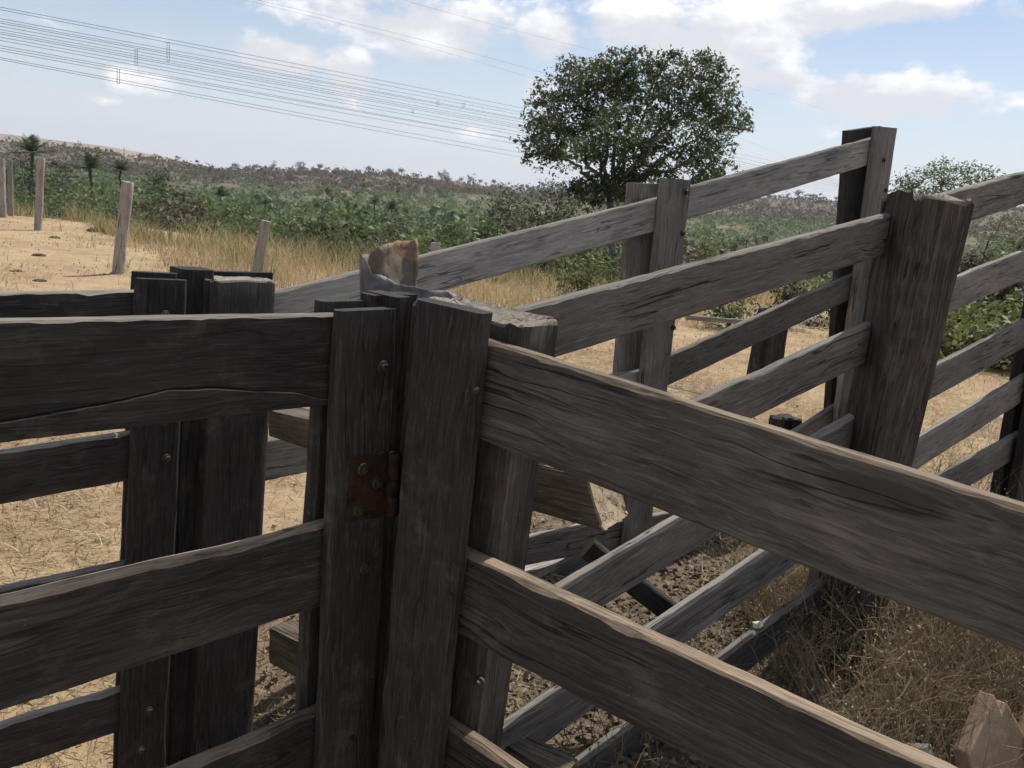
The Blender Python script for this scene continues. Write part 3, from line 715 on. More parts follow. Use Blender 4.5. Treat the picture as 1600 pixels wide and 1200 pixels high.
# ------------------------------------------------------------------ stumps, stones, blocks
def standing(name, px, py_base, py_top, w, label, cat, mat='old', endmat='top_grey', group=None, lean=(0, 0), z=None, **kw):
    p = ground_at(px, py_base); dep = (p - CAM).dot(FW); h = (py_base - py_top) * dep / F / math.cos(PITCH)
    bot = p - UP * .25; top = p + UP * h + Vector((lean[0], lean[1], 0)) * h
    o = hewn(name, None, bot, top, Vector((1, .3, 0)), w, w * .9, mat, endmat, round_=.75, NS=28, **kw)
    return tag(o, label, cat, group)
standing('stump', 1186, 618, 487, .27, 'charred split stump standing behind the ramp fences', 'stump', 'burnt', 'burnt', groove=.035, jag=.03, lean=(.02, 0))
standing('stump', 1213, 745, 652, .19, 'short dark stump low behind the ramp near the big post', 'stump', 'burnt', 'hewn', groove=.012, jag=.02)
a, b = ground_at(1186, 618), None
# thin rail fixed to the charred stump
dep = (a - CAM).dot(FW); q0, q1 = at(1072, 496, dep + .3), at(1168, 503, dep)
o = plank('rail_end', None, q0, q1, UP, .05, .04, 'old', 'old'); tag(o, 'short bleached rail reaching left from the charred stump', 'rail')
FG = 'weathered posts of the old fence across the clearing'
for (px, yb, yt, w, lean, lab) in ((58, 360, 252, .16, (.10, 0), 'straight grey fence post in the clearing, second from the left edge'),
                                   (181, 428, 290, .17, (.15, 0), 'tall leaning grey fence post at the edge of the clearing'),
                                   (392, 448, 348, .16, (.22, 0), 'leaning grey fence post in the dry grass above the rear gate'),
                                   (676, 445, 382, .17, (.02, 0), 'short fence post stub poking up beside the rusty tin sheet'),
                                   (3, 340, 252, .20, (.03, 0), 'thick grey fence post at the left edge of the picture'),
                                   (17, 338, 254, .13, (.03, 0), 'thin brown fence post next to the thick one at the left edge'),
                                   (97, 322, 274, .17, (0, 0), 'small far fence post standing in the green scrub'),
                                   (981, 452, 375, .17, (0, 0), 'pale fence post seen left of the middle ramp post')):
    standing('fence_post', px, yb, yt, w, lab, 'post', 'old', 'old', FG, lean, groove=.009, jag=.012)
standing('dead_pole', 196, 330, 236, .07, 'thin bare dead pole rising from the scrub at left', 'pole', 'old', 'old', groove=.003)

def rock_mesh(name, s, seed, mat, sub=3, sq=1.0):
    import bmesh
    bm = bmesh.new(); bmesh.ops.create_icosphere(bm, subdivisions=sub, radius=1)
    for v in bm.verts:
        k = 1 + .28 * mnoise.noise(v.co * 1.4 + Vector((seed, 0, 0))) + .1 * mnoise.noise(v.co * 4 + Vector((0, seed, 0)))
        v.co = Vector((v.co.x * s[0], v.co.y * s[1], v.co.z * s[2])) * k
    me = bpy.data.meshes.new(name); bm.to_mesh(me); bm.free(); me.materials.append(mat); me.update(); return me
p = RN(1183, 978); o = link('stone', rock_mesh('stone', (.022, .016, .014), 3, M['stone']), None, Matrix.Translation(RN.shift(.02)(1184, 978) + UP * .004))
tag(o, 'small pale stone resting on a low ramp rail', 'stone')
p = RN.shift(.005)(1176, 991); o = link('stone', rock_mesh('stone', (.010, .009, .009), 5, M['stone']), None, Matrix.Translation(RN.shift(.012)(1177, 989)))
tag(o, 'tiny pale pebble beside the small stone on the ramp rail', 'stone')

def slab(name, pts, t, mat, base, rz, tiltx, label, cat, group=None):
    """irregular slab: outline pts (x,z) extruded t along y"""
    n = len(pts); V = [(x, -t / 2, z) for x, z in pts] + [(x, t / 2, z) for x, z in pts]
    Fc = [tuple(range(n)), tuple(range(2 * n - 1, n - 1, -1))] + [(k, n + k, n + (k + 1) % n, (k + 1) % n) for k in range(n)]
    me = bpy.data.meshes.new(name); me.from_pydata(V, [], Fc); me.materials.append(M[mat]); me.update()
    o = link(name, me, None, Matrix.Translation(base) @ Matrix.Rotation(rz, 4, 'Z') @ Matrix.Rotation(tiltx, 4, 'X'))
    b = o.modifiers.new('bevel', 'BEVEL'); b.width = .006; b.segments = 2
    return tag(o, label, cat, group)
p = ground_at(1548, 1215)
slab('broken_block', [(-.10, -.05), (.10, -.05), (.145, .10), (.06, .25), (.035, .215), (.01, .28), (-.05, .19), (-.12, .10)], .07, 'block', p + UP * .0, .3, -.35, 'broken tan clay slab leaning in the weeds at lower right', 'block')
p = ground_at(1640, 1210)
slab('broken_block', [(-.12, -.05), (.12, -.05), (.13, .16), (.03, .26), (-.05, .22), (-.11, .13)], .07, 'block', p + UP * .0, .2, -.35, 'second tan clay slab cut by the right edge, in the weeds', 'block')
p = ground_at(1422, 1222)
slab('broken_block', [(-.10, -.03), (.085, -.04), (.10, .10), (-.085, .115)], .10, 'concrete', p + UP * .0, .55, -.55, 'grey brown cement block lying above the lowest visible fence rail', 'block')
for k, (px, py, s, lab) in enumerate(((60, 400, .13, 'dark clump of dry dung nearest the left edge'), (152, 362, .28, 'wide patch of dark dung beside the leaning fence post'), (25, 425, .10, 'small dung clump low on the bare clearing'), (85, 372, .12, 'dung clump high on the bare clearing'), (62, 440, .10, 'dung clump just above the rear gate rail'))):
    p = ground_at(px, py); o = link('dung_clump', rock_mesh('dung', (s, s * .8, s * .35), k + 20, M['dung'], 3), None, Matrix.Translation(p)); tag(o, lab, 'dung', 'dung on the clearing')

# ------------------------------------------------------------------ grass, litter, weeds (nobody could count them)
def blades_np(base, h, w, rng, lean=.35, segs=2):
    """curved blades: base (n,3)"""
    n = len(base); a = rng.uniform(0, 2 * math.pi, n); ln = rng.normal(0, lean, (n, 2)) * h[:, None]
    sx = np.stack([np.cos(a), np.sin(a), np.zeros(n)], 1) * (w / 2)[:, None]
    V = []
    for s in range(segs + 1):
        u = s / segs; c = base.copy(); c[:, :2] += ln * u ** 1.8; c[:, 2] += h * (u - .15 * u * u)
        k = 1 - .85 * u
        V += [c - sx * k, c + sx * k]
    V = np.stack(V, 1); b = np.arange(n)[:, None] * (2 * segs + 2)
    Q = np.concatenate([np.stack([b[:, 0] + 2 * s, b[:, 0] + 2 * s + 1, b[:, 0] + 2 * s + 3, b[:, 0] + 2 * s + 2], 1) for s in range(segs)])
    return V.reshape(-1, 3), Q
def scatter(poly_fn, n, rng, box):
    x = rng.uniform(box[0], box[1], n); y = rng.uniform(box[2], box[3], n); k = poly_fn(x, y); x, y = x[k], y[k]
    return np.stack([x, y, terrain(x, y)], 1)
def clump_noise(x, y, s=1.0): return np.sin(x * 1.7 * s + 2) * np.sin(y * 1.3 * s) + .6 * np.sin(x * 4.3 * s + y * 3.1 * s) + .4 * np.sin(x * 9.1 * s - y * 7.7 * s)
def stuff(name, V, Q, mat, label):
    o = link(name, mesh_np(name, V, Q, M[mat])); return tag(o, label, kind='stuff')
def px_of(x, y, z):
    q = np.stack([x, y, z - CAM_H], -1); w = q @ np.array(FW); return 800 + F * (q @ np.array(CR)) / w, 600 - F * (q @ np.array(CU)) / w
# the belt of tall straw: behind a line that runs from the left fence across to the right
def belt(x, y):
    edge = np.interp(x, [-30, -14, -7.5, -5.0, -3.5, -1, 2, 5, 9], [30, 25, 16.2, 12.6, 11.8, 10.5, 12.5, 15, 20])
    far = np.interp(x, [-30, -14, -9, -4.5, 0, 6, 12], [36, 26, 20.5, 18.2, 17.6, 17.8, 18]) + .5 * clump_noise(x, y, .9)
    k = (y > edge + .8 * clump_noise(x, y, .8)) & (y < far)
    return k
b = scatter(belt, 135000, RNG, (-26, 8, 9, 34))
hb = RNG.uniform(.14, .55, len(b)) * (1 + .38 * clump_noise(b[:, 0], b[:, 1], .5)) * np.clip((np.hypot(b[:, 0], b[:, 1]) / 16), .7, 1.3); hb = np.clip(hb, .1, .9)
V, Q = blades_np(b, hb, RNG.uniform(.008, .02, len(b)), RNG, .35); stuff('dry_grass', V, Q, 'straw', 'tall straw coloured dry grass beyond the clearing')
k = (b[:, 1] > np.interp(b[:, 0], [-26, -14, -9, -4.5, 0, 6], [28, 24, 18.9, 16.8, 16.2, 16.2]) ) & (RNG.uniform(0, 1, len(b)) < .55) | (clump_noise(b[:, 0], b[:, 1], 1.3) > 1.35)
V, Q = blades_np(b[k] + [.05, .05, 0], hb[k] * 1.15, RNG.uniform(.012, .026, k.sum()), RNG, .35); stuff('green_grass', V, Q, 'lime_leaf', 'greener grass and weeds mixed into the dry grass')
# short dry turf on the far side of the ramp and among the clearing
def turf(x, y):
    return (clump_noise(x, y, .9) + RNG.normal(0, .5, len(x)) > .25) & (np.hypot(x, y) > 3.2)
b = scatter(turf, 105000, RNG, (-9, 12, 2.6, 15)); b = b[(b[:, 0] > -6.5) | (b[:, 1] < 8)]
V, Q = blades_np(b, RNG.uniform(.02, .10, len(b)), RNG.uniform(.004, .010, len(b)), RNG, .9); stuff('short_turf', V, Q, 'straw', 'short dry turf scattered over the earth')
def creep(x, y): return (clump_noise(x, y, .5) + RNG.normal(0, .6, len(x)) > .75) & (y > 5)
b = scatter(creep, 60000, RNG, (-22, -1, 5, 26))
V, Q = blades_np(b, RNG.uniform(.03, .22, len(b)), RNG.uniform(.006, .014, len(b)), RNG, .8); stuff('sparse_grass', V, Q, 'straw', 'thin dry grass creeping over the clearing')
# flat straw litter left of the gates
n = 135000
x = RNG.uniform(-7, 5, n); y = 2.2 + 8 * RNG.uniform(0, 1, n) ** 1.25; k = (clump_noise(x, y, .6) + RNG.normal(0, .8, n) > -.5) & ((x < .3) | (y > 4.5)); x, y = x[k], y[k]; n = len(x)
a = RNG.uniform(0, math.pi, n); L = RNG.uniform(.02, .11, n) * .5; w = RNG.uniform(.0012, .0034, n) * .6
z = terrain(x, y) + RNG.uniform(.002, .022, n); dz = RNG.normal(0, .10, n) * L
ux, uy = np.cos(a), np.sin(a)
V = np.stack([np.stack([x - ux * L - uy * w, y - uy * L + ux * w, z - dz], 1), np.stack([x + ux * L - uy * w, y + uy * L + ux * w, z + dz], 1),
              np.stack([x + ux * L + uy * w, y + uy * L - ux * w, z + dz + .002], 1), np.stack([x - ux * L + uy * w, y - uy * L - ux * w, z - dz + .002], 1)], 1).reshape(-1, 3)
stuff('straw_litter', V, np.arange(n * 4).reshape(n, 4), 'litter', 'loose straw strewn over the trodden ground')
# leaf litter and crumbs under the ramp
n = 26000
x = RNG.uniform(-.9, 3.4, n); y = RNG.uniform(1.9, 5.0, n); k = (y > 1.9) & (RNG.uniform(0, 1, n) < np.exp(-((x - 1.2) / 1.6) ** 2 - ((y - 3.0) / 1.3) ** 2) * 1.4); x, y = x[k], y[k]; n = len(x)
V, Q = leaves_np(np.stack([x, y, terrain(x, y) + RNG.uniform(.003, .018, n)], 1), RNG.uniform(.012, .045, n), RNG, .6, 1.6, .6); stuff('leaf_litter', V, Q, 'leaf_litter', 'crumbled leaf litter and clods on the ramp floor')
n = 26000
x = RNG.uniform(-24, 3, n); y = RNG.uniform(3.5, 26, n); k = clump_noise(x, y, .7) + RNG.normal(0, .7, n) > .25; x, y = x[k], y[k]; n = len(x)
V, Q = leaves_np(np.stack([x, y, terrain(x, y) + .012], 1), RNG.uniform(.012, .07, n) ** 1.15, RNG, .8, .8, 1.2); stuff('clods', V, Q, 'leaf_litter', 'scattered clods and bits of dung on the clearing')
# withered weeds by the big post and along the right
def weeds_np(n, box, rng, hmin, hmax, fn):
    b = scatter(fn, n, rng, box); n = len(b); paths = []; LV = []
    V = []; Q = []; o = 0
    for p in b:
        h = rng.uniform(hmin, hmax); k = 6; ang = rng.uniform(0, 6.28); ln = rng.uniform(.05, .6) * h
        t = np.linspace(0, 1, k); wob = np.cumsum(rng.normal(0, .035 * h / .4, (k, 2)), 0)
        pts = np.stack([p[0] + math.cos(ang) * ln * t ** 1.5 + wob[:, 0], p[1] + math.sin(ang) * ln * t ** 1.5 + wob[:, 1], p[2] + h * t], 1)
        r = rng.uniform(.0012, .0026); paths.append((pts, r * (1 - .6 * t)))
        for q in range(rng.integers(1, 5)):
            i0 = rng.integers(1, k - 1); dirv = rng.normal(0, 1, 3); dirv[2] = abs(dirv[2]) * .8; L = rng.uniform(.05, .16)
            e = pts[i0] + dirv / np.linalg.norm(dirv) * L; mid = (pts[i0] + e) / 2 + rng.normal(0, .01, 3)
            paths.append((np.stack([pts[i0], mid, e]), np.array([r * .7, r * .55, r * .3]))); LV += [e, mid]
        for q in range(3): LV.append(pts[rng.integers(1, k)] + rng.normal(0, .015, 3))
    V, Q = tube_np(paths, 3)
    LV = np.array(LV); v2, q2 = leaves_np(LV, rng.uniform(.006, .019, len(LV)), rng, .5, .1, .6)
    return np.concatenate([V, v2]), np.concatenate([Q, q2 + len(V)])
_bl = [ground_at(1548, 1215), ground_at(1640, 1210), ground_at(1422, 1222)]
def clear(x, y):
    k = np.ones(len(x), bool)
    for p in _bl:
        u = p.xy.normalized(); a = (x - p.x) * u.x + (y - p.y) * u.y; b_ = -(x - p.x) * u.y + (y - p.y) * u.x
        k &= ~((a > -.75) & (a < .07) & (np.abs(b_) < .16)) | (RNG.uniform(0, 1, len(x)) < .06)
    return k
def wz(x, y):
    px, py = px_of(x, y, terrain(x, y))
    return (x > 1.25 - .2 * (y - 2)) & (y < 3.9) & (np.abs((x - 1.36)) + np.abs(y - 2.85) > .2) & clear(x, y)
V, Q = weeds_np(2600, (1.15, 3.4, 1.9, 3.8), RNG, .14, .58, wz); stuff('withered_weeds', V, Q, 'weed', 'tangle of withered weeds at the foot of the big post')
def wz2(x, y): return (x > 1.7)
V, Q = weeds_np(700, (2.0, 4.6, 3.2, 5.2), RNG, .25, .75, wz2); stuff('tall_weeds', V, Q, 'weed', 'taller brown weeds along the right part of the ramp fence')
def wz3(x, y): return (y > 2.05 - .1 * x)
V, Q = weeds_np(170, (.2, 1.3, 2.0, 3.0), RNG, .08, .34, wz3); stuff('sparse_weeds', V, Q, 'weed', 'a few dry stalks on the ramp floor')
b = scatter(wz, 13000, RNG, (1.15, 3.4, 1.9, 3.9))
V, Q = blades_np(b, RNG.uniform(.10, .42, len(b)), RNG.uniform(.003, .006, len(b)), RNG, .4); stuff('withered_grass', V, Q, 'weed', 'withered grass among the weeds at lower right')

# ------------------------------------------------------------------ trees and shrubs
def rot2(v, a): return np.array([v[0] * math.cos(a) - v[1] * math.sin(a), v[0] * math.sin(a) + v[1] * math.cos(a), v[2]])
def limb(a, b, r0, r1, rng, k=7, sag=.1):
    a = np.array(a, float); b = np.array(b, float); t = np.linspace(0, 1, k)[:, None]; L = np.linalg.norm(b - a)
    w = rng.normal(0, .03 * L, (k, 3)) * np.sin(t * math.pi); arch = np.array([0, 0, sag * L]) * np.sin(t * math.pi)
    return (a + (b - a) * t + w + arch, r0 + (r1 - r0) * t[:, 0])
def tree(name, base, stems, clumps, nleaf, lsize, leafmat, barkmat, label, rng, spread=.38, cat='tree', group=None, r0=.13, fork=None, droop=.5, flat=.8, tuft=1, tspread=.0):
    """stems: inner fork points; clumps: leaf clump centres, each joined by a twig to the nearest stem; names its crown and trunk"""
    root = thing(name, base, label, cat, group); B = np.array(base, float)
    fork = np.array(fork if fork is not None else B + [0, 0, .5], float)
    paths = [limb(B - [0, 0, .2], fork, r0, r0 * .75, rng, 6, 0)]
    ends = []
    for s in stems:
        s = np.array(s, float); pth = limb(fork, s, r0 * .55, r0 * .26, rng, 8, .04); paths.append(pth); ends.append(pth[0])
    allp = np.concatenate([e[2:] for e in ends]) if ends else fork[None]
    LC = []
    for c in clumps:
        c = np.array(c, float); dd = np.linalg.norm(allp - c, axis=1) + .6 * np.maximum(0, allp[:, 2] - c[2]); j = allp[np.argmin(dd)]
        pth = limb(j, c, r0 * .16, r0 * .05, rng, 6, .03); paths.append(pth)
        for q in range(3):
            e = c + rng.normal(0, spread * .8, 3); paths.append(limb(pth[0][3], e, r0 * .07, r0 * .025, rng, 4, 0))
        k = max(3, int(nleaf * rng.uniform(.6, 1.4))); nt = max(1, k // tuft)
        g = rng.normal(0, 1, (nt, 3)); g /= np.linalg.norm(g, axis=1)[:, None]; g *= rng.uniform(0, 1, (nt, 1)) ** .5 * spread * 1.75 * np.array([1, 1, flat])
        t_ = rng.normal(0, 1, (nt, min(k, tuft), 3)) * tspread * np.array([1, 1, .7]); LC.append((c + g)[:, None].repeat(min(k, tuft), 1).reshape(-1, 3) + t_.reshape(-1, 3))
    V, Q = tube_np(paths, 6); link('trunk', mesh_np('trunk', V - B, Q, M[barkmat], True), root, Matrix.Translation(base))
    LC = np.concatenate(LC); V, Q = leaves_np(LC, rng.uniform(.6, 1.3, len(LC)) * lsize, rng, .5, .35, .3, droop)
    me = mesh_np('crown', V - B, Q, M[leafmat])
    link('crown', me, root, Matrix.Translation(base))
    return root
def inside(poly, x, y):
    c = False; n = len(poly)
    for k in range(n):
        (x0, y0), (x1, y1) = poly[k], poly[(k + 1) % n]
        if (y0 > y) != (y1 > y) and x < (x1 - x0) * (y - y0) / (y1 - y0) + x0: c = not c
    return c
def tree_by_outline(px_base, dep, poly, nclump, prefer, rng, depth_spread, mind=14):
    """clump centres: a crown of real depth whose side view fills the outline"""
    xs = [q[0] for q in poly]; ys = [q[1] for q in poly]; out = []; pts = []
    tries = 0
    while len(out) < nclump and tries < 20000:
        tries += 1
        x, y = rng.uniform(min(xs), max(xs)), rng.uniform(min(ys), max(ys))
        if not inside(poly, x, y) or rng.uniform() > prefer(x, y): continue
        if any((x - a) ** 2 + (y - b_) ** 2 < mind ** 2 for a, b_ in pts): continue
        pts.append((x, y)); out.append(tuple(at(x, y, dep + rng.normal(0, depth_spread))))
    return out
rt = np.random.default_rng(5)
# the broad tree behind the fences
DT = 23.0
crown_poly = [(824, 224), (836, 200), (840, 180), (848, 150), (862, 132), (870, 108), (886, 102), (896, 112), (912, 104), (930, 98), (962, 92), (1000, 88), (1040, 82), (1080, 90), (1112, 98), (1124, 122), (1136, 150), (1140, 170), (1162, 186), (1156, 200), (1132, 206), (1136, 228), (1144, 252), (1140, 274), (1108, 282), (1084, 270), (1052, 266), (1020, 262), (990, 262), (960, 258), (930, 250), (905, 240), (884, 262), (866, 258), (846, 246), (832, 236)]
def pref(x, y):
    if 890 < x < 945 and 180 < y < 232: return .04
    if 1000 < x < 1080 and 150 < y < 260: return .08
    if 930 < x < 1000 and y > 225: return .2
    if y < 165: return 1.0
    return .62 if 890 < x < 1090 else .95
clumps = tree_by_outline(960, DT, crown_poly, 105, pref, rt, .9, 18)
clumps += [tuple(at(x, y, DT + rt.normal(0, .4))) for x, y in ((905, 295), (925, 302), (985, 285), (975, 300), (945, 300), (990, 305), (918, 288), (955, 285), (935, 278), (1000, 275), (1020, 282), (965, 312), (930, 316), (1045, 278), (1100, 285))]
gb = at(962, 440, DT); gb.z = tz(gb.x, gb.y); fork = at(952, 306, DT)
stems = [at(888, 250, DT), at(880, 205, DT - .5), at(920, 190, DT + .4), at(945, 170, DT - .3), at(985, 190, DT + .5), at(1010, 170, DT), at(1045, 190, DT + .4), at(1085, 220, DT - .2), at(1110, 240, DT), at(1090, 160, DT - .5), at(965, 130, DT)]
tree('broadleaf_tree', tuple(gb), stems, clumps, 270, .12, 'tree_leaf', 'bark', 'broad round-crowned dark green tree rising above the fences', rt, .27, r0=.13, fork=tuple(fork), droop=.9, tuft=15, tspread=.085)
# the feathery tree behind the big post
DR = 20.0
poly = [(1398, 292), (1402, 272), (1425, 266), (1440, 272), (1450, 262), (1475, 254), (1505, 254), (1530, 262), (1555, 274), (1560, 292), (1545, 320), (1500, 330), (1440, 330), (1405, 322)]
cl = tree_by_outline(1470, DR, poly, 60, lambda x, y: .9, rt, .6, 9)
gb = at(1475, 480, DR); gb.z = tz(gb.x, gb.y)
tree('feathery_tree', tuple(gb), [at(1420, 300, DR), at(1470, 290, DR), at(1520, 295, DR + .3)], cl, 60, .085, 'pale_leaf', 'bark', 'pale green feathery treetop showing above the massive hewn post', rt, .20, r0=.09, fork=tuple(at(1472, 400, DR)), flat=.45, droop=.2)

# single shrubs one can point at
def shrub(px, py, w_px, h_px, dep, mat, lab, nl=700, ls=.09, name='shrub', group=None, bare=False):
    base = at(px, py, dep); base.z = tz(base.x, base.y); W = w_px * dep / F; Hh = h_px * dep / F
    # crown top height follows the photograph, crown fills down to the ground
    top = at(px, py - h_px, dep).z; Hh = max(Hh, top - base.z)
    cl = []; n = max(9, int(14 * W * Hh / 1.5)); n = min(n, 60)
    for k in range(n):
        a = rt.uniform(0, 6.283); r = math.sqrt(rt.uniform(0, 1)) * .5 * W; u = rt.uniform(.12, 1)
        r *= math.sqrt(max(.05, 1 - (u * .93) ** 2)) * 1.05
        cl.append((base.x + math.cos(a) * r, base.y + math.sin(a) * r * .8, base.z + Hh * u * .95))
    stems_ = [(base.x + rt.normal(0, W * .15), base.y + rt.normal(0, W * .12), base.z + Hh * .45) for k in range(5)]
    return tree(name, tuple(base), stems_, cl, max(4, nl // n), ls, mat, 'bark_dark', lab, rt, .16 * max(W, Hh) ** .5, 'shrub', group, r0=.05, fork=(base.x, base.y, base.z + Hh * .12), droop=.1)
SG = 'shrubs standing clear of the scrub'
SH = [(848, 415, 150, 138, 26, 'dark_leaf', 'dark brown green thicket to the left of the broad tree', 1700, .13),
      (782, 400, 80, 110, 29, 'dark_leaf', 'dim bushy sapling with wispy top left of the broad tree thicket', 900, .12),
      (905, 452, 90, 55, 15, 'lime_leaf', 'bright yellow green shrub between the ramp rails and middle post', 900, .075),
      (1100, 420, 34, 50, 19, 'lime_leaf', 'small bright green bush just right of the middle ramp post', 500, .08),
      (490, 405, 85, 55, 23, 'bush_leaf', 'rounded green shrub behind the dry grass near the leaning post', 900, .12),
      (330, 372, 110, 62, 27, 'bush_leaf', 'wide green shrub right of the tall leaning fence post', 1200, .11),
      (262, 350, 80, 60, 34, 'bush_leaf', 'leafy green shrub close behind the tall leaning fence post', 1000, .13),
      (250, 330, 70, 62, 46, 'dark_leaf', 'dark shrub above the tall leaning fence post', 800, .16),
      (150, 330, 120, 40, 40, 'lime_leaf', 'low light green shrub between the two grey fence posts', 900, .13),
      (90, 300, 90, 52, 52, 'dark_leaf', 'dark bushy mass under the tall palm at left', 1000, .18),
      (22, 300, 90, 66, 50, 'dark_leaf', 'dark green bush at the far left edge behind the posts', 1100, .18),
      (620, 402, 70, 62, 22, 'dry_leaf', 'grey twiggy half bare shrub behind the rusty tin', 420, .09),
      (560, 396, 70, 48, 25, 'bush_leaf', 'green shrub left of the grey twiggy one', 900, .13),
      (700, 402, 80, 52, 24, 'bush_leaf', 'green shrub above the rusty tin sheet', 900, .13),
      (410, 388, 80, 48, 25, 'bush_leaf', 'green shrub directly above the leaning post in the dry grass', 900, .13),
      (1140, 500, 90, 55, 13, 'bush_leaf', 'green bush seen between the upper ramp rails', 900, .07),
      (1230, 505, 100, 62, 13.5, 'dark_leaf', 'dull green bush behind the charred stump', 1000, .075),
      (1300, 500, 80, 60, 14, 'bush_leaf', 'olive bush seen left of the tall rear post', 900, .075),
      (1560, 545, 150, 170, 14.5, 'lime_leaf', 'mixed green bush right of the massive hewn post', 3600, .05),
      (1650, 525, 150, 190, 16, 'lime_leaf', 'dark bush cut by the right edge of the picture', 3200, .055),
      (1500, 545, 90, 70, 15, 'dry_leaf', 'brown dried bush low behind the massive hewn post', 900, .07),
      (1590, 600, 120, 45, 11, 'dry_leaf', 'low brown brush at the edge of the bare earth on the right', 1000, .06),
      (1015, 430, 70, 80, 21, 'dry_leaf', 'brown dry bush at the foot of the broad tree', 700, .09)]
for a in SH: shrub(*a, group=SG)

def palm(px, py, h_px, span_px, dep, lab, nfr=26, trunk=True):
    base = at(px, py, dep); base.z = tz(base.x, base.y); crown = at(px, py - h_px, dep); R_ = span_px * dep / F / 2
    root = thing('palm', tuple(base), lab, 'palm', 'palms in the scrub'); B = np.array(base)
    C = np.array(crown)
    V, Q = tube_np([limb(B - [0, 0, .2], C, R_ * .09, R_ * .07, rt, 6, 0)], 8); link('trunk', mesh_np('trunk', V - B, Q, M['bark_dark'], True), root, Matrix.Translation(base))
    VV = []; 
    for k in range(nfr):
        a = k * 2.399 + rt.uniform(-.3, .3); el_ = rt.uniform(-.05, 1.5); L = R_ * rt.uniform(.95, 1.3); n = 12
        t = np.linspace(0, 1, n); hr = L * (math.cos(el_) * t + .25 * t * t * math.cos(el_)); zz = L * (math.sin(el_) * t - .22 * t * t)
        mid = C + np.stack([np.cos(a) * hr, np.sin(a) * hr, zz], 1); sd = np.array([-math.sin(a), math.cos(a), 0])
        for i in range(1, n - 1):
            for s in (-1, 1):
                l = R_ * .30 * math.sin(math.pi * min(1, t[i] * .8 + .16)); tip = mid[i] + sd * s * l + (mid[i + 1] - mid[i]) * 1.2 - np.array([0, 0, l * .35])
                ax = (mid[i + 1] - mid[i]) * .42
                VV += [mid[i] - ax, mid[i] + ax, tip + ax * .1, tip - ax * .1]
    VV = np.array(VV); link('crown', mesh_np('crown', VV - B, np.arange(len(VV)).reshape(-1, 4), M['palm_leaf']), root, Matrix.Translation(base))
for a in ((51, 285, 47, 62, 62, 'tall palm with a round head at the far left'), (140, 300, 38, 62, 58, 'wide palm in the scrub right of the second fence post'),
          (189, 300, 34, 44, 66, 'small palm beside the thin dead pole'), (374, 372, 30, 44, 44, 'dark low palm above the leaning post in the grass'),
          (415, 350, 32, 20, 60, 'slender palm standing in the green scrub at centre left'), (612, 352, 26, 30, 75, 'low palm in the middle of the scrub slope'),
          (585, 340, 22, 26, 95, 'farther palm on the scrub slope at centre'), (345, 330, 24, 36, 80, 'palm in the darker scrub at centre left')): palm(*a)

# scrub: one mass of bushes over the valley and the slope beyond
def bush_mass(n, rmin, rmax, amin, amax, mat, label, name, leaves, wmin, wmax, seed, keep=None, hk=.8):
    rng = np.random.default_rng(seed); u = rng.uniform(0, 1, n); r = rmin * (rmax / rmin) ** u; a = np.radians(rng.uniform(amin, amax, n))
    x, y = r * np.sin(a), r * np.cos(a)
    if keep is not None:
        k = keep(x, y, rng); x, y, r = x[k], y[k], r[k]
    n = len(x); W = rng.uniform(wmin, wmax, n) * np.exp(np.clip(rng.normal(0, .34, n), -.7, .5)); Hh = W * rng.uniform(.55, 1.0, n) * hk; z = terrain(x, y)
    g = rng.normal(0, 1, (n, leaves, 3)); g /= np.linalg.norm(g, axis=2)[..., None]; g *= rng.uniform(.35, 1.0, (n, leaves, 1)) ** .5; g[..., 2] = np.abs(g[..., 2])
    lob = 1 + .25 * np.sin(g[..., 0] * 5 + rng.uniform(0, 6, (n, 1))) * np.cos(g[..., 1] * 5 + rng.uniform(0, 6, (n, 1)))
    C = np.stack([x[:, None] + g[..., 0] * W[:, None] * .5 * lob, y[:, None] + g[..., 1] * W[:, None] * .5 * lob, z[:, None] + g[..., 2] * Hh[:, None] * lob], -1).reshape(-1, 3)
    s = np.repeat(W * 1.15 / math.sqrt(leaves), leaves) * rng.uniform(.6, 1.5, n * leaves)
    V, Q = leaves_np(C, s * .95, rng, .7, .3, .4)
    return stuff(name, V, Q, mat, label)
def patchy(s, th):
    def f(x, y, rng): return (np.sin(x * .045 * s + 1) * np.cos(y * .031 * s) + .7 * np.sin(x * .11 * s - y * .07 * s + 2) + .4 * np.sin(x * .23 * s + y * .19 * s) + rng.normal(0, .35, len(x))) > th
    return f
def left_of(f, amax):
    def g(x, y, rng): return f(x, y, rng) & (np.degrees(np.arctan2(x, y)) < amax)
    return g
bush_mass(520, 19.5, 60, -42, 20, 'bush_leaf', 'leafy green scrub just beyond the dry grass', 'scrub', 380, .8, 1.9, 1, lambda x, y, g: patchy(2, -.6)(x, y, g) & (np.hypot(x, y) > np.interp(np.degrees(np.arctan2(x, y)), [-35, -24, -13, 0, 20], [32, 27, 20, 19, 21])), .7)
bush_mass(190, 20, 60, -42, 20, 'dry_leaf', 'dry brown brush among the green scrub', 'scrub', 160, .6, 1.6, 2, lambda x, y, g: np.hypot(x, y) > np.interp(np.degrees(np.arctan2(x, y)), [-35, -24, -13, 0, 20], [32, 27, 20, 19, 21]))
bush_mass(1900, 50, 150, -44, 44, 'hill_leaf', 'dense green scrub filling the valley', 'scrub', 130, 1.3, 3.2, 3, patchy(1, -.75), .62)
bush_mass(600, 45, 150, -44, 44, 'lime_leaf', 'lighter green bushes dotted through the valley scrub', 'scrub', 110, 1.2, 2.6, 4, patchy(1, .3), .62)
bush_mass(4200, 140, 500, -46, 46, 'hill_leaf', 'green scrub on the far slope of the valley', 'scrub', 48, 2.6, 6.0, 5, patchy(.6, -.75), .6)
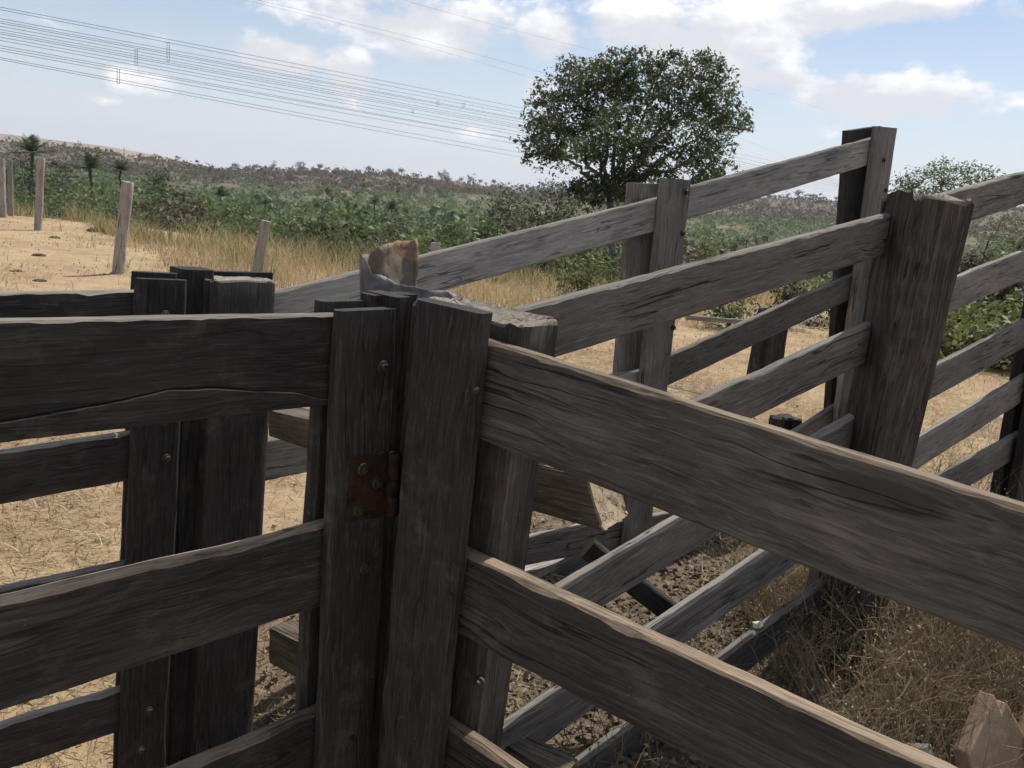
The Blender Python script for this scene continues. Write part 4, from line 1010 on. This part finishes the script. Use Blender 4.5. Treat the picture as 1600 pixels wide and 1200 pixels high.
bush_mass(4200, 270, 540, -46, 46, 'hill_leaf', 'green scrub climbing the far side of the valley', 'scrub', 34, 2.4, 5.6, 15, patchy(.5, -.45), .62)
bush_mass(500, 40, 330, 8, 44, 'dry_leaf', 'brown brush on the right hand slope', 'scrub', 50, 1.2, 3.5, 6)
bush_mass(5000, 470, 800, -46, 46, 'ridge_leaf', 'grey leafless brush on the upper slope of the ridge', 'brush', 19, 3.0, 6.5, 7, None, .7)
bush_mass(260, 12.5, 19, 24, 46, 'lime_leaf', 'low growth on the bank to the right of the ramp', 'bank_growth', 120, .5, 1.1, 8)
bush_mass(200, 12.5, 20, 22, 46, 'dry_leaf', 'dried growth on the bank to the right of the ramp', 'bank_growth', 100, .4, 1.0, 9)

# small trees along the ridge
def ridge_mesh(seed):
    rng = np.random.default_rng(seed); V1, Q1 = tube_np([limb((0, 0, -1), (0, 0, 4.4), .3, .15, rng, 5, 0), limb((0, 0, 3.0), (1.5, .4, 5.6), .15, .06, rng, 4, 0), limb((0, 0, 2.6), (-1.4, -.3, 5.2), .15, .06, rng, 4, 0)], 5)
    C = []
    for c in rng.normal(0, 1, (9, 3)) * [1.3, 1.3, 1.0] + [0, 0, 4.6]: C.append(c + rng.normal(0, 1, (26, 3)) * [.8, .8, .6])
    V2, Q2 = leaves_np(np.concatenate(C), rng.uniform(.4, 1.1, 26 * 9), rng, .7, .5)
    return mesh_np('trunk', V1, Q1, M['bark_dark'], True), mesh_np('crown', V2, Q2, M['ridge_tree_leaf'])
RM = [ridge_mesh(60 + k) for k in range(5)]
for k in range(120):
    a = math.radians(-20.5 + 50 * (k + rt.uniform(0, 1)) / 120); r = rt.uniform(735, 800); x, y = r * math.sin(a), r * math.cos(a); a += .010 * math.sin(k * 1.9); s = rt.uniform(.4, 1.0) ** 1.3 * 1.35
    root = thing('ridge_tree', (x, y, tz(x, y)), 'small grey thin-crowned tree on the distant ridge skyline', 'tree', 'small trees along the distant ridge')
    root.matrix_basis = Matrix.Translation((x, y, tz(x, y))) @ Matrix.Rotation(rt.uniform(0, 6.28), 4, 'Z') @ Matrix.Scale(s, 4)
    t_, c_ = RM[k % 5]
    for nm, me in (('trunk', t_), ('crown', c_)):
        o = bpy.data.objects.new(nm, me); COL.objects.link(o); o.parent = root

# ------------------------------------------------------------------ power lines
XV, D0 = 1460.0, 62.0
def wire_depth(px): return D0 * XV / (XV - px)
def cable(y0, y1, y2, label, x_end=1335, r=.021, spacers=(), dd=0.0, x0=-60, xm=830):
    """photo heights at x=0, 830 and the vanishing end; parabola in true height along the line's course"""
    P = [at(x, y, wire_depth(x) + dd) for x, y in ((0, y0), (xm, y1), (x_end, y2))]
    A = P[0]; hd = (P[2] - P[0]).xy; L = hd.length; hd /= L
    s = [0, (P[1].xy - A.xy).dot(hd), L]; co = np.polyfit(s, [p.z for p in P], 2)
    ss = np.linspace(-40, L, 60); pts = np.stack([A.x + hd.x * ss, A.y + hd.y * ss, np.polyval(co, ss)], 1)
    rad = np.full(60, r) * (1 + ss.clip(0) / L * 1.2)
    V, Q = tube_np([(pts, rad)], 5); c = pts[0]
    o = link('power_cable', mesh_np('power_cable', V - c, Q, M['cable'], True), None, Matrix.Translation(c))
    tag(o, label, 'cable', 'power cables across the sky'); return o, A, hd, co
CY = [(11, 172, 293), (15, 178, 295), (29, 181, 294), (33, 186, 296), (36, 190, 295), (41, 193, 296), (46, 197, 297), (50, 199, 297), (53, 204, 298), (58, 209, 298), (63, 213, 299), (71, 219, 300), (75, 222, 300), (79, 228, 301), (90, 240, 303), (93, 246, 304)]
names = ['topmost of the bundled power cables', 'second power cable from the top of the bundle']
for k, (a, b, c) in enumerate(CY):
    ordn = ['topmost', 'second', 'third', 'fourth', 'fifth', 'sixth', 'seventh', 'eighth', 'ninth', 'tenth', 'eleventh', 'twelfth', 'thirteenth', 'fourteenth', 'next to lowest', 'lowest'][k]
    o, A, hd, co = cable(a, b, c, f'thin grey power cable, {ordn} in the bundle crossing the sky at left', dd=(k % 4) * 1.5)
    for (kk, sx, sy0, sy1) in ((1, 263, 66, 96), (5, 213, 77, 102), (12, 185, 108, 131), (2, 684, 158, 165), (0, 725, 161, 167), (9, 645, 172, 177)):
        if kk != k: continue
        dep = wire_depth(sx) + (k % 4) * 1.5
        t0, t1 = at(sx - 2, sy0, dep), at(sx - 2, sy1, dep); u0, u1 = at(sx + 1.5, sy0, dep), at(sx + 1.5, sy1, dep)
        V, Q = tube_np([([t0, t0.lerp(t1, .5), t1], [.022] * 3), ([u0, u0.lerp(u1, .5), u1], [.022] * 3), ([t0, t0.lerp(u0, .5), u0], [.018] * 3), ([t1, t1.lerp(u1, .5), u1], [.018] * 3)], 5)
        link('spacer', mesh_np('spacer', V - np.array(t0), Q, M['bark_dark']), o, Matrix.Translation(t0))
def cable_path(P, label, r):
    """a cable through photo points, all on the same straight course over the land"""
    q = np.array([list(at(x, y, wire_depth(x) + 5)) for x, y in P]); t = np.array([x for x, y in P], float)
    ww = np.array([wire_depth(x) for x, y in P]); wi = np.geomspace(ww[0], ww[-1], 50)
    co = np.polyfit(np.log(ww), q[:, 2], min(3, len(P) - 1)); X = np.interp(wi, ww, q[:, 0]); Y = np.interp(wi, ww, q[:, 1])
    V, Q = tube_np([(np.stack([X, Y, np.polyval(co, np.log(wi))], 1), r * (1 + (wi - ww[0]) / 500))], 5)
    c = q[0]; o = link('power_cable', mesh_np('power_cable', V - c, Q, M['cable'], True), None, Matrix.Translation(c)); tag(o, label, 'cable', 'power cables across the sky')
cable_path([(-60, -105), (370, 0), (830, 106), (1135, 206), (1235, 250), (1335, 296)], 'thin power cable alone above the bundle, passing behind the broad tree', .012)
cable_path([(-60, -96), (370, 9), (830, 117), (1135, 222), (1235, 262), (1335, 299)], 'thin power cable just below the lone one above the bundle', .011)
cable_path([(200, -130), (640, 0), (900, 74), (1150, 132), (1290, 172)], 'faint highest power cable crossing the large clouds', .011)

# ------------------------------------------------------------------ haze over the far land
hz = bpy.data.meshes.new('haze'); B_ = 4300; z0, z1 = -120, 110
hz.from_pydata([(x, y, z) for z in (z0, z1) for y in (-B_, B_) for x in (-B_, B_)], [], [(0, 2, 3, 1), (4, 5, 7, 6), (0, 1, 5, 4), (2, 6, 7, 3), (0, 4, 6, 2), (1, 3, 7, 5)])
mh = NT('haze_air'); pv = mh.n('ShaderNodeVolumePrincipled'); pv.inputs['Color'].default_value = (.90, .93, 1, 1); pv.inputs['Density'].default_value = .00016; pv.inputs['Anisotropy'].default_value = .2
mo = mh.n('ShaderNodeOutputMaterial'); mh.link(pv.outputs[0], mo.inputs['Volume']); hz.materials.append(mh.m); hz.update()
tag(link('haze', hz), 'thin pale haze hanging over the far land', kind='stuff')
